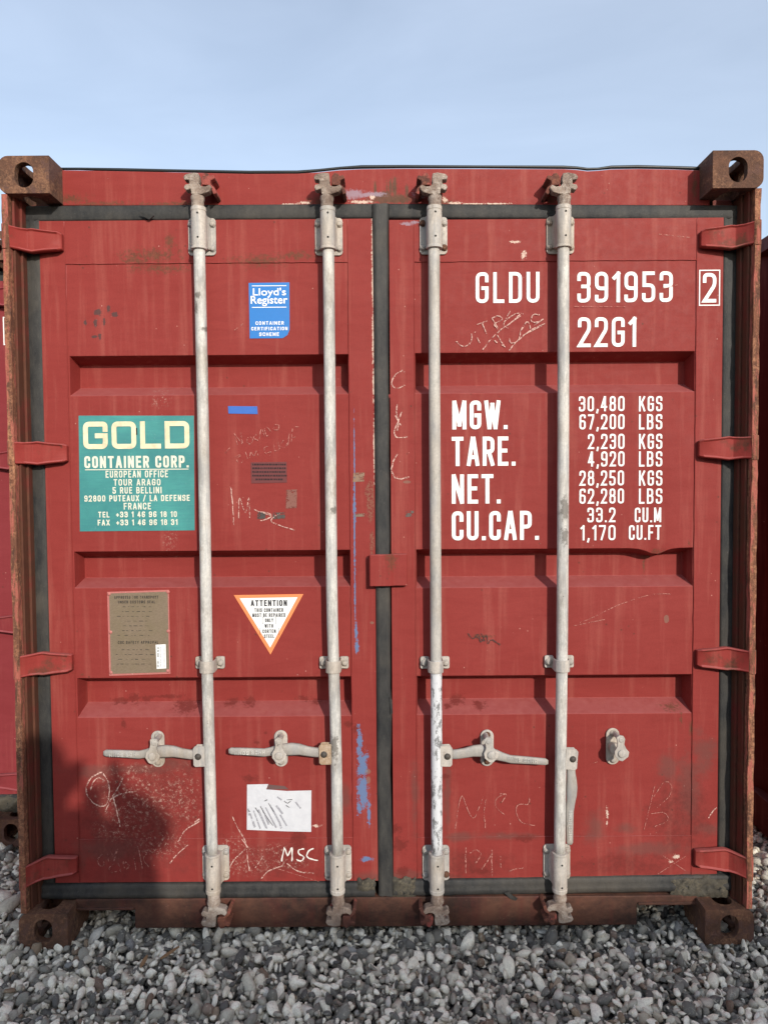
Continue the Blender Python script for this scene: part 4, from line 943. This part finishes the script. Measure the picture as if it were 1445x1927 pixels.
# stickers ----------------------------------------------------------------
def sheet(name, pts, mat, Y, par=ROOT, label=None, th=.0008):
    bm = bmesh.new(); prism(bm, [P(x, y, Y) for x, y in pts], Y-th, Y+.0005); return obj(name, fix(bm), mat, par, label=label)
m, nt, b, pos, out = new_mat('teal_sign_film')
c = mix(nt, ramp(nt, noise(nt, pos, 6, 4, .6), [(.35, 0.), (.65, 1.)]), (.035, .205, .20), (.055, .29, .265))
c = mix(nt, ramp(nt, noise(nt, stretch(nt, pos, (6, 1, 60)), 3, 6, .7), [(.45, 0.), (.7, .5)]), c, (.03, .17, .20))
c = mix(nt, ramp(nt, noise(nt, pos, 120, 6, .8), [(.6, 0.), (.7, .4)]), c, (.25, .42, .38)); setc(nt, b, c, .5)
sign = sheet('company_sign', [(148, 782), (365, 782), (366.5, 998), (150.5, 1000)], m, YD+.0015, label='teal company sign with cream and white words')
Ys = YD+.0015-.0016
m, nt, b, pos, out = new_mat('cream_sign_letters')
c = mix(nt, ramp(nt, noise(nt, pos, 25, 6, .7), [(.4, 0.), (.7, .8)]), (.78, .74, .48), (.62, .42, .28)); setc(nt, b, c, .6)
cream = m
bm = bmesh.new(); text_px(bm, 'GOLD', 157, 792, 356, 845, 9.2, Ys, gap=.20, R=.014); obj('lettering', face_up(bm), cream, sign)
M['sw'] = plain('sign_white_letters', (.74, .72, .58), .6, .35, 40)
bm = bmesh.new(); text_px(bm, 'CONTAINER CORP.', 159, 857, 355, 881, 4.1, Ys, gap=.5, space=.7)
for k, (s, a0, y0, a1, y1) in enumerate([('EUROPEAN OFFICE', 199, 885, 316, 899), ('TOUR ARAGO', 214, 901, 302, 914), ('5 RUE BELLINI', 212, 916, 304, 929), ('92800 PUTEAUX / LA DEFENSE', 159, 931, 357, 944), ('FRANCE', 233, 946, 284, 959), ('TEL  +33 1 46 96 18 10', 185, 962, 333, 974), ('FAX  +33 1 46 96 18 31', 184, 977, 334, 989)]):
    text_px(bm, s, a0, y0, a1, y1, 2.0, Ys, gap=.55, space=.7)
a = P(160, 884, Ys); c_ = P(355, 882, Ys); L, R_3 = ribbon2([a, (c_[0], a[1])], .0028); add_ribbon(bm, L, R_3, False, Ys)
obj('lettering', face_up(bm), M['sw'], sign)
bm = bmesh.new(); text_px(bm, 'I', 256, 805, 259, 818, 2.4, Ys-.0008); obj('sign_scratch', face_up(bm), M['hole'], sign)
# blue certification label
blue = plain('blue_label_film', (.008, .165, .50), .45, .15); wl = plain('label_white', (.82, .83, .84), .5, .05)
lab = sheet('certification_label', [(468, 532), (544.5, 531), (545, 620), (541, 630), (532, 636), (470, 636.5)], blue, YD+.0015, label='blue certification label with white words')
bm = bmesh.new()
for (s, x0, y0, x1, y1) in (('CONTAINER', 481, 604, 534, 611), ('CERTIFICATION', 473, 614.5, 541, 621.5), ('SCHEME', 488, 625, 525, 632)): text_px(bm, s, x0, y0, x1, y1, 1.25, Ys, gap=.6)
for y in (537.5, 578):
    a = P(474, y, Ys); c_ = P(539, y, Ys); L, R_3 = ribbon2([a, (c_[0], a[1])], .0025); add_ribbon(bm, L, R_3, False, Ys)
obj('lettering', face_up(bm), wl, lab)
def font_text(s, x0, y0, x1, y1, mat, par, Y):
    cu = bpy.data.curves.new('t', 'FONT'); cu.body = s; cu.offset = .012; o = bpy.data.objects.new('t', cu); C.objects.link(o); dg = bpy.context.evaluated_depsgraph_get(); dg.update()
    me = bpy.data.meshes.new_from_object(o.evaluated_get(dg)); bpy.data.objects.remove(o, do_unlink=True)
    v = np.array([q.co[:] for q in me.vertices]); mn, mxx = v.min(0), v.max(0); a = P(x0, y1, Y); b_ = P(x1, y0, Y)
    for q in me.vertices: q.co = Vector((a[0]+(q.co.x-mn[0])/(mxx[0]-mn[0])*(b_[0]-a[0]), Y, a[1]+(q.co.y-mn[1])/(mxx[1]-mn[1])*(b_[1]-a[1])))
    me.materials.append(mat); return obj('lettering', me, None, par)
font_text("Lloyd's", 476, 541, 538, 560, wl, lab, Ys); font_text("Register", 472, 556, 541, 576, wl, lab, Ys-.0004)
# warning triangle
org = plain('orange_label_film', (.78, .25, .09), .5, .2); wht = plain('white_label_film', (.80, .81, .80), .5, .06); ink = plain('black_label_ink', (.03, .03, .035), .6)
tri = sheet('warning_label', [(440, 1120), (571, 1118), (509, 1232)], org, YD+.0015, label='white repair warning triangle with orange border')
bm = bmesh.new(); prism(bm, [P(x, y, Ys+.0006) for x, y in ((451, 1126), (560, 1124), (508.5, 1219))], Ys+.0003, Ys+.0012); obj('label_face', fix(bm), wht, tri)
bm = bmesh.new(); Yt = Ys-.0003
text_px(bm, 'ATTENTION', 472, 1129, 540, 1141, 2.3, Yt, gap=.55)
for s, x0, y0, x1, y1 in (('THIS CONTAINER', 479, 1144.5, 533, 1152), ('MUST BE REPAIRED', 475, 1154, 537, 1161.5), ('ONLY', 499, 1164, 514, 1171), ('WITH', 498, 1174.5, 514, 1181.5), ('CORTEN', 494, 1184.5, 519, 1191.5), ('STEEL', 497, 1194, 516, 1201)): text_px(bm, s, x0, y0, x1, y1, 1.2, Yt, gap=.6)
for s, x0, y0, x1, y1 in (('[', 494, 1163, 496, 1173), (']', 517, 1163, 519, 1173), ('[', 489, 1183, 491, 1193), (']', 523, 1183, 525, 1193)): text_px(bm, s, x0, y0, x1, y1, .5, Yt)
obj('lettering', face_up(bm), ink, tri)
# approval plate with frame and rivets
plate_m, nt, b, pos, out = new_mat('stamped_brown_plate')
f_ = noise(nt, stretch(nt, pos, (5, 1, 26)), 22, 6, .75); c = mix(nt, ramp(nt, f_, [(.4, 0.), (.65, .8)]), (.22, .165, .11), (.12, .085, .055)); c = mix(nt, ramp(nt, noise(nt, pos, 12, 5), [(.45, 0.), (.7, .5)]), c, (.15, .12, .06)); setc(nt, b, c, .5); bump(nt, b, f_, .5, .001)
pk = plain('painted_plate_edge', (.46, .15, .13), .6, .4, 60, wear=(.62, .42, .38), wear_amt=.05)
fr = sheet('data_plate', [(202, 1114), (318, 1110), (321, 1268), (206, 1272)], pk, YD+.0015, label='brown metal data plate with painted edge', th=.002)
bm = bmesh.new(); prism(bm, [P(x, y, YD-.001) for x, y in ((205.5, 1117), (315.5, 1113.5), (318.5, 1265), (209, 1268.5))], YD-.0020, YD); obj('plate_face', fix(bm), plate_m, fr)
for x, y in ((205, 1118), (316, 1114), (208, 1190), (317, 1188), (209, 1266), (316, 1263)):
    p_ = P(x, y, YD-.001); part('rivet', ME['bolt'], fr, (p_[0], YD-.001, p_[1]), scale=(.55, .4, .55)).data = ME.setdefault('rivet', (lambda mm: (mm.materials.clear(), mm.materials.append(pk), mm)[2])(ME['bolt'].copy()))
bm = bmesh.new(); Yq = YD-.0024
for s, x0, y0, x1, y1 in (('APPROVED FOR TRANSPORT', 215, 1121, 298, 1127), ('UNDER CUSTOMS SEAL', 222, 1130, 292, 1136), ('CSC SAFETY APPROVAL', 222, 1206, 298, 1212)): text_px(bm, s, x0, y0, x1, y1, 1.1, Yq, gap=.6)
for k in range(13):
    y = 1142+k*9
    if abs(y-1209) < 7: continue
    x = 214+random.uniform(0, 22)
    while x < 284:
        w = random.uniform(2, 8); a = P(x, y, Yq); c_ = P(x+w, y, Yq); L, R_3 = ribbon2([a, (c_[0], a[1])], .0022*random.uniform(.5, 1.1)); add_ribbon(bm, L, R_3, False, Yq); x += w+random.uniform(1.5, 7)
obj('stamped_marks', face_up(bm), broken('plate_stamp_ink', (.035, .03, .025), .36, .5), fr)
bar_l = sheet('barcode_label', [(293, 1213.5), (312, 1212.5), (313, 1258), (295, 1259)], wht, YD-.0015, par=fr)
bm = bmesh.new()
for k in range(26):
    y = 1216+k*1.55
    if random.random() < .7:
        a = P(295.5, y, YD-.0028); c_ = P(299+random.uniform(0, 1.2), y, YD-.0028); L, R_3 = ribbon2([a, (c_[0], a[1])], .0013); add_ribbon(bm, L, R_3, False, YD-.0028)
for x in (303, 309):
    for k in range(18):
        y = 1218+k*2.1; a = P(x, y, YD-.0028); c_ = P(x, y+random.uniform(.8, 1.8), YD-.0028); L, R_3 = ribbon2([a, (a[0], c_[1])], .0018); add_ribbon(bm, L, R_3, False, YD-.0028)
obj('barcode_lines', face_up(bm), ink, fr)
# small oxblood notice with lines of black print
ox = plain('oxblood_notice', (.13, .022, .022), .5, .3)
nt_ = sheet('notice_label', [(472, 870), (539.5, 869), (540, 908), (473, 909.5)], ox, YD+.0015, label='small dark red notice with black print')
bm = bmesh.new()
for k in range(5):
    x = 475 if k < 4 else 481
    while x < (536 if k < 4 else 531):
        w = random.uniform(1.5, 4.5); y = 874+k*7; a = P(x, y, Ys); c_ = P(x+w, y, Ys); L, R_3 = ribbon2([a, (c_[0], a[1])], .0055); add_ribbon(bm, L, R_3, False, Ys); x += w+1.1
obj('printed_lines', face_up(bm), broken('notice_print', (.02, .008, .01), .38, .46, 400), nt_)
# tape and torn paper
tape = sheet('blue_tape', [(429, 764), (484, 764.5), (485, 779), (430, 778)], plain('blue_tape_film', (.03, .13, .47), .6, .35, 25), YD+.0015, label='short strip of blue tape')
m, nt, b, pos, out = new_mat('wrinkled_white_paper')
f_ = noise(nt, pos, 30, 6, .7); c = mix(nt, ramp(nt, f_, [(.4, 0.), (.7, .35)]), (.60, .61, .635), (.40, .41, .45)); setc(nt, b, c, .7); bump(nt, b, f_, .4, .003)
pap = sheet('paper_notice', [(465, 1477), (505, 1476), (501, 1486), (540, 1489), (586, 1488), (585.5, 1566), (540, 1565), (464.5, 1562)], m, YD+.0015, label='torn white paper with faded grey pen strokes')
bm = bmesh.new(); gp_lines = [[(470, 1530), (480, 1558)], [(477, 1526), (490, 1560)], [(486, 1524), (502, 1560)], [(492, 1520), (506, 1552)], [(500, 1520), (520, 1558)], [(508, 1514), (526, 1548), (530, 1560)], [(520, 1516), (532, 1532)], [(527, 1533), (540, 1555)], [(467, 1522), (470, 1535)], [(556, 1510), (566, 1522)], [(522, 1500), (530, 1506)]]
scribble(bm, gp_lines, 4.0, Ys, False, .3); obj('pen_strokes', face_up(bm), broken('grey_pen', (.33, .33, .36), .36, .55, 90), pap)
bm = bmesh.new(); scribble(bm, [[(490, 1518), (500, 1535), (514, 1555)], [(497, 1508), (503, 1506)], [(505, 1512), (515, 1528)], [(535, 1508), (541, 1512), (547, 1508)], [(538, 1516), (545, 1520)], [(467, 1526), (471, 1528)], [(480, 1520), (487, 1530)], [(540, 1506), (550, 1505)]], 1.3, Ys-.0008, True, .4); obj('pen_strokes', face_up(bm), ink, pap)
for_dark = [(541, 1487)]
bm = bmesh.new(); prism(bm, [P(x, y, YD+.0013) for x, y in ((505, 1477), (536, 1480), (543, 1486), (502, 1486))], YD+.0010, YD+.002); obj('torn_backing', fix(bm), plain('grey_glue', (.13, .07, .065), .8), ROOT)

for (x0, y0, x1, y1, col, lo, Yt_) in ((538, 921, 559, 957, (.21, .085, .065), .36, YD+.0010), (664, 889, 686, 907, (.24, .15, .10), .40, YD-.0008), (664, 966, 690, 973, (.20, .14, .10), .44, YD-.0008), (763, 961, 779, 973, (.11, .09, .08), .42, YD-.0008), (484, 963, 500, 977, (.06, .052, .048), .38, YD+.0010), (513, 964, 537, 977, (.075, .062, .055), .42, YD+.0010)):
    bm = bmesh.new(); a, b_ = P(x0, y1, Yt_), P(x1, y0, Yt_); pts = [(a[0], a[1]), (b_[0]-.002, a[1]+.002), (b_[0], b_[1]), (a[0]+.002, b_[1]-.001)]
    vs = [bm.verts.new((x, Yt_, z)) for x, z in pts]; bm.faces.new(vs); obj('tape_residue', face_up(bm), broken('tape_glue', col, lo, lo+.1, 90), ROOT)
# hand writing and scratches ----------------------------------------------
def writing(name, lines, mat, w, label, par=ROOT, Y=YD-.0006, sm=True, jit=.5):
    bm = bmesh.new(); scribble(bm, lines, w, Y, sm, jit); return obj(name, face_up(bm), mat, par, label=label)
writing('scratched_writing', [[(858, 641), (866, 649), (876, 651), (884, 645), (888, 636), (887, 628)], [(898, 634), (903, 645)], [(893, 626), (894, 624)], [(896, 611), (917, 603)], [(907, 607), (915, 628)], [(925, 598), (936, 616)], [(925, 598), (938, 594), (945, 601), (930, 610), (940, 622)], [(960, 585), (952, 600), (948, 612), (956, 618)], [(948, 605), (970, 590), (984, 590)], [(955, 611), (980, 594)], [(908, 658), (922, 640), (940, 622), (962, 606), (980, 590)], [(935, 630), (942, 640)], [(930, 640), (936, 645)], [(942, 641), (950, 652), (944, 648)], [(958, 636), (962, 645), (975, 640), (980, 622), (984, 612)], [(980, 622), (992, 605), (998, 618)], [(1015, 592), (1003, 592), (999, 603), (1010, 606), (1022, 600)], [(1022, 600), (1005, 612)], [(1026, 608), (1000, 620), (975, 640), (958, 659)], [(985, 630), (1020, 612)]], M['chalk'], 1.8, 'scratched lettering under the owner code')
writing('scratched_writing', [[(762, 701), (757, 697), (744, 705), (737, 718), (740, 728), (750, 730), (762, 724)]], M['chalk'], 2.0, 'pale curved scratch on the closing stile', Y=YD-.0014)
writing('scratched_writing', [[(747, 760), (746, 775), (749, 795), (748, 810)], [(756, 775), (750, 790), (742, 812), (748, 823), (767, 822)], [(744, 782), (754, 800)]], M['chalk'], 2.2, 'pale double scratch on the closing stile', Y=YD-.0014)
writing('scratched_writing', [[(748, 853), (740, 868), (737, 884), (742, 897), (752, 901), (770, 897)]], M['chalk'], 2.6, 'pale hook shaped scratch on the closing stile', Y=YD-.0014)
writing('scratched_writing', [[(441, 817), (447, 838)], [(441, 815), (456, 835)], [(456, 833), (453, 812)], [(468, 822), (464, 830), (470, 835), (476, 828), (470, 821)], [(484, 816), (477, 824), (486, 828)], [(488, 826), (492, 806), (498, 822)], [(498, 806), (502, 820), (510, 812), (502, 804)], [(516, 802), (515, 808), (523, 808), (525, 800), (518, 799)], [(424, 852), (433, 842)], [(442, 860), (452, 856), (446, 866), (452, 872), (458, 866)], [(462, 850), (466, 862)], [(470, 862), (472, 850), (478, 858), (482, 848), (486, 857)], [(506, 840), (498, 842), (500, 852), (510, 850), (508, 858)], [(515, 836), (518, 848), (526, 844), (524, 832)], [(534, 828), (528, 838), (536, 842), (540, 834)], [(544, 815), (542, 838)], [(542, 826), (556, 822)], [(550, 806), (548, 832)], [(556, 803), (562, 803)]], M['chalk_faint'], 1.5, 'faint two line scratched words below the blue tape')
writing('scratched_writing', [[(434, 915), (437, 940), (440, 988)], [(449, 975), (451, 938), (462, 965), (468, 938), (470, 975)], [(478, 958), (486, 962), (508, 970), (504, 976), (490, 980)], [(488, 962), (506, 966), (510, 972), (500, 978)], [(528, 966), (516, 972), (510, 980), (520, 986), (554, 998)]], M['chalk'], 1.8, 'scratched letters below the small dark notice')
writing('scratched_writing', [[(187, 1455), (172, 1464), (163, 1480), (164, 1496), (176, 1512), (192, 1518), (202, 1510), (206, 1490), (203, 1470), (193, 1455), (187, 1455)], [(170, 1488), (176, 1472), (186, 1464), (198, 1470)], [(232, 1463), (222, 1484), (210, 1502), (198, 1528)], [(208, 1504), (230, 1494), (250, 1490)], [(213, 1502), (220, 1526), (226, 1556)]], M['chalk'], 2.4, 'two chalked letters under the leftmost handle')
writing('chalk_writing', [[(530, 1622), (535, 1597), (541, 1610), (549, 1597), (549, 1621)], [(573, 1598), (562, 1600), (563, 1608), (572, 1614), (566, 1621), (558, 1618)], [(590, 1597), (580, 1603), (579, 1614), (598, 1620)]], M['chalk_white'], 2.6, 'three white chalked letters at the door foot')
writing('scratched_writing', [[(857, 1560), (861, 1530), (869, 1498), (880, 1525), (891, 1540), (902, 1520), (909, 1500)], [(914, 1505), (911, 1530), (914, 1562)], [(951, 1494), (934, 1504), (934, 1520), (950, 1534)], [(944, 1510), (952, 1496), (940, 1494)], [(996, 1502), (993, 1514), (975, 1515), (972, 1530), (982, 1548), (1006, 1554)]], M['chalk_faint'], 1.8, 'faint scratched letters on the right door above the seam')
writing('scratched_writing', [[(877, 1595), (876, 1620), (877, 1645)], [(884, 1606), (895, 1600), (905, 1608), (895, 1625)], [(906, 1637), (918, 1620), (926, 1605)], [(926, 1600), (925, 1625), (926, 1650)], [(942, 1612), (942, 1635)], [(958, 1640), (970, 1636), (985, 1634)]], M['chalk_faint'], 2.0, 'faint scratched strokes at the foot of the right door')
writing('scratched_writing', [[(193, 1608), (185, 1616), (186, 1628), (194, 1630), (196, 1622)], [(202, 1606), (204, 1622)], [(209, 1602), (213, 1612), (219, 1602)], [(222, 1598), (214, 1622)], [(214, 1626), (206, 1634), (210, 1642), (220, 1640)], [(222, 1624), (228, 1642)], [(232, 1622), (236, 1636), (243, 1630), (236, 1622)], [(252, 1610), (256, 1638)], [(262, 1600), (268, 1636)], [(266, 1602), (276, 1606), (270, 1618), (280, 1632)]], M['chalk_faint'], 1.5, 'faint small scratches at the foot of the left door')
writing('scratched_lines', [[(438, 1538), (448, 1560), (458, 1576)], [(458, 1576), (464, 1592), (466, 1620), (470, 1640)], [(430, 1655), (436, 1625), (460, 1600)], [(492, 1654), (505, 1640), (530, 1630), (535, 1622)], [(540, 1625), (560, 1640), (590, 1644)], [(480, 1634), (496, 1610)], [(455, 1580), (470, 1600)], [(354, 1590), (330, 1612), (320, 1625)], [(376, 1541), (366, 1548)], [(378, 1545), (350, 1562), (335, 1585)]], M['chalk'], 2.0, 'pale scrapes at the foot of the left door')
writing('scratched_lines', [[(1090, 1172), (1120, 1160), (1160, 1140), (1220, 1120), (1262, 1118)], [(1080, 1178), (1138, 1166)], [(1232, 1480), (1222, 1520), (1212, 1562)], [(1230, 1500), (1250, 1472), (1264, 1480), (1258, 1500), (1236, 1520)], [(1225, 1532), (1250, 1530), (1256, 1545), (1232, 1556)], [(1110, 1438), (1124, 1434)], [(1240, 545), (1275, 535)], [(1080, 576), (1178, 577)], [(1238, 1645), (1290, 1612)], [(1245, 1610), (1290, 1640)], [(1240, 440), (1300, 446)], [(505, 1630), (600, 1660)], [(440, 622), (458, 608)]], M['chalk_faint'], 1.3, 'long hairline scratches on the doors')
writing('scratched_lines', [[(1333, 1540), (1342, 1526), (1349, 1520)]], M['chalk'], 2.0, 'short pale scrape on the right stile', Y=YD-.0014)
writing('dark_scribble', [[(880, 1192), (890, 1202), (900, 1194), (905, 1208), (915, 1196), (918, 1212), (925, 1204), (942, 1214)], [(895, 1198), (912, 1206), (905, 1192)]], M['dark_ink'], 2.2, 'small dark scribble on the right door')

for o in bpy.data.objects:
    if o.name.split('.')[0] in ('scratched_lines', 'pen_strokes', 'printed_lines', 'stamped_marks', 'barcode_lines') or o.name == 'scratched_writing.008': o['kind'] = 'stuff'
# ------------------------------------------------------------------ neighbours
def remat(o, table):
    for c_ in [o]+list(o.children_recursive):
        if c_.type == 'MESH':
            for sl_ in c_.material_slots:
                if sl_.material in table:
                    nm = table[sl_.material]; sl_.link = 'OBJECT'; sl_.material = nm
skip = {'lettering', 'check_digit', 'digit_frame', 'company_sign', 'certification_label', 'warning_label', 'data_plate', 'notice_label', 'blue_tape', 'paper_notice', 'torn_backing', 'tape_residue', 'scratched_writing', 'scratched_lines', 'chalk_writing', 'dark_scribble'}
def base(n): return n.split('.')[0]
def neighbour(label, loc, rz, paint, group=None):
    r = ROOT.copy(); C.objects.link(r); r['label'] = label
    for ch in list(ROOT.children):
        if base(ch.name) in skip: continue
        c_ = ch.copy(); C.objects.link(c_); c_.parent = r
        if 'label' in c_: del c_['label']
        for g in list(ch.children):
            if base(g.name) in skip: continue
            d_ = g.copy(); C.objects.link(d_); d_.parent = c_
            if 'label' in d_: del d_['label']
    r.location = loc; r.rotation_euler = (0, 0, rz)
    remat(r, {M['red']: M[paint], M['red_plain']: M[paint], M['red_body']: M[paint], M['zinc_chip']: M['zinc']})
    if group: r['group'] = group
    return r
NL = neighbour('crimson shipping container standing set back in the gap at the left edge', (-2.735, .70, 0), 0, 'red_left')
NR = neighbour('shade-darkened maroon shipping container standing close behind the right corner post', (2.845, .45, 0), 0, 'red_shaded')
bm = bmesh.new(); a = P(8, 648, .785); c_ = P(22, 597, .785); pts = [(a[0], a[1]), (a[0]+.08, a[1]), (a[0]+.08, c_[1]), (a[0], c_[1])]
L, R_3 = ribbon2(pts, .005, True); add_ribbon(bm, L, R_3, True, .7835)
for v in bm.verts: v.co -= Vector((-2.735, .70, 0))
obj('digit_frame', face_up(bm), M['white'], NL)
OPP = [('shipping container across the lane behind the photographer, nearest the camera', (2.55, -5.77, 0)), ('shipping container across the lane, left end of its row', (.09, -5.77, 0)), ('shipping container across the lane, right end of its row', (5.01, -5.77, 0))]
for lb, lc in OPP: neighbour(lb, lc, math.pi, 'red_left', 'containers across the lane')

# two splinters of wood on the gravel
wood = plain('weathered_wood_splinter', (.30, .18, .09), .8, .5, 60)
for (a, b_, w, lb) in (((302, 1806), (337, 1783), .006, 'long tan wood splinter lying on pebbles near the left casting'), ((264, 1822), (277, 1800), .007, 'short tan wood splinter lying on pebbles, nearer the left casting')):
    A_, B_ = PG(*a, .012), PG(*b_, .014); d_ = (B_-A_).normalized(); n_ = Vector((-d_.y, d_.x, 0))*w; bm = bmesh.new(); rows = []
    for k, t in enumerate((0, .3, .7, 1)):
        p_ = A_.lerp(B_, t); ww = n_*(.4, 1, .9, .35)[k]; rows.append([bm.verts.new(q) for q in (p_-ww, p_+ww, p_+ww*.8+Vector((0, 0, .004)), p_-ww*.8+Vector((0, 0, .005)))])
    for r0, r1 in zip(rows, rows[1:]):
        for k in range(4): bm.faces.new((r0[k], r0[(k+1) % 4], r1[(k+1) % 4], r1[k]))
    bm.faces.new(rows[0][::-1]); bm.faces.new(rows[-1])
    s_ = obj('wood_splinter', fix(bm), wood); s_['label'] = lb; s_['category'] = 'splinter'

# ------------------------------------------------------------------ the photographer (only the shadow falls in view)
cloth = plain('dark_jacket_cloth', (.03, .035, .05), .9); jeans = plain('blue_jeans_cloth', (.03, .05, .10), .9); skin_ = plain('skin', (.45, .27, .2), .5, .1); hair_ = plain('brown_hair', (.04, .025, .015), .7)
def skinned(name, verts, edges, radii, mat, parent, sub=2, root=0, loc=None):
    me = bpy.data.meshes.new(name); me.from_pydata(verts, edges, []); o = bpy.data.objects.new(name, me); C.objects.link(o)
    m_ = o.modifiers.new('skin', 'SKIN'); m_.use_smooth_shade = True
    for i, r in enumerate(radii): me.skin_vertices[0].data[i].radius = r if isinstance(r, tuple) else (r, r)
    me.skin_vertices[0].data[root].use_root = True
    s_ = o.modifiers.new('sub', 'SUBSURF'); s_.levels = sub; s_.render_levels = sub
    me.materials.append(mat)
    if parent: o.parent = parent
    return o
PX, PY = .01, -2.78
per = empty('person', 'person in a dark jacket holding up a phone, whose shadow falls on the left door', 'person', (PX, PY, -.01)); per.scale = (1.12, 1.0, 1.06)
vs = [(0,0,.96), (0,0,1.12), (0,.01,1.30), (0,.0,1.46), (0,.01,1.54), (.21,0,1.43), (.30,.08,1.44), (.11,.28,1.48), (-.21,0,1.43), (-.30,.08,1.44), (-.11,.28,1.48), (.10,0,.90), (.12,.02,.50), (.13,0,.09), (.14,.16,.04), (-.10,0,.90), (-.12,.02,.50), (-.13,0,.09), (-.14,.16,.04)]
es = [(0,1),(1,2),(2,3),(3,4),(3,5),(5,6),(6,7),(3,8),(8,9),(9,10),(0,11),(11,12),(12,13),(13,14),(0,15),(15,16),(16,17),(17,18)]
ra = [(.24,.13),(.24,.13),(.25,.13),(.15,.10),.06,.085,.07,.045,.085,.07,.045,.095,.065,.045,.04,.095,.065,.045,.04]
skinned('body', vs, es, ra, cloth, per)
bm = bmesh.new(); rows = []  # unseen coat, added to widen the shadow cast on the left door
for z, wx, wy in ((.50, .35, .17), (.80, .34, .17), (1.05, .33, .16), (1.25, .32, .16), (1.38, .31, .15), (1.46, .21, .12), (1.50, .10, .08)):
    rows.append([bm.verts.new((wx*math.cos(k*math.pi/14)*(1+.02*math.sin(k*3+z*9)), wy*math.sin(k*math.pi/14)-.01, z)) for k in range(28)])
for a, b_ in zip(rows, rows[1:]):
    for k in range(28): bm.faces.new((a[k], a[(k+1) % 28], b_[(k+1) % 28], b_[k]))
bm.faces.new(rows[0][::-1]); bm.faces.new(rows[-1]); obj('shadow_coat', bm, cloth, per, smooth=True)
head = bmesh.new(); bmesh.ops.create_uvsphere(head, u_segments=24, v_segments=18, radius=1)
for v in head.verts:
    x, y, z = v.co; f = 1-.22*max(0, -z); v.co = Vector((-.045+x*.078*f, .03+y*.098*f, 1.655+z*.118))
    if y > .75 and abs(x) < .22 and -.35 < z < .15: v.co.y += .018
obj('head', head, skin_, per, smooth=True)
hb = bmesh.new(); bmesh.ops.create_uvsphere(hb, u_segments=24, v_segments=18, radius=1)
for v in hb.verts: x, y, z = v.co; v.co = Vector((-.045+x*.086, .012+y*.103*(1 if y < 0 else .82), 1.675+z*.115*(1 if z > -.3 else .5)))
obj('hair', hb, hair_, per, smooth=True)
for s in (-1, 1):
    hv = [(s*.11,.28,1.42), (s*.085,.325,1.49), (s*.075,.34,1.52)]; he = [(0,1),(1,2)]; hr = [.03,.03,.022]
    for k in range(4):
        b0 = len(hv); zz_ = 1.50+k*.017; hv += [(s*.072,.35,zz_), (s*.058,.385,zz_+.004), (s*.035,.388,zz_+.005)]; he += [(2,b0),(b0,b0+1),(b0+1,b0+2)]; hr += [.010,.009,.008]
    b0 = len(hv); hv += [(s*.06,.335,1.49), (s*.03,.345,1.505)]; he += [(1,b0),(b0,b0+1)]; hr += [.011,.009]
    skinned('hand', hv, he, hr, skin_, per, 1, 1)
bm = bmesh.new(); box(bm, -.036, .036, -.004, .004, -.076, .076); ph = obj('phone', bm, plain('black_phone_glass', (.01, .01, .012), .15), None, loc=(CAM.x, CAM.y-.016, CAM.z-.045), bevel=.003); ph['label'] = 'black phone held up by the person behind the camera'; ph['category'] = 'phone'
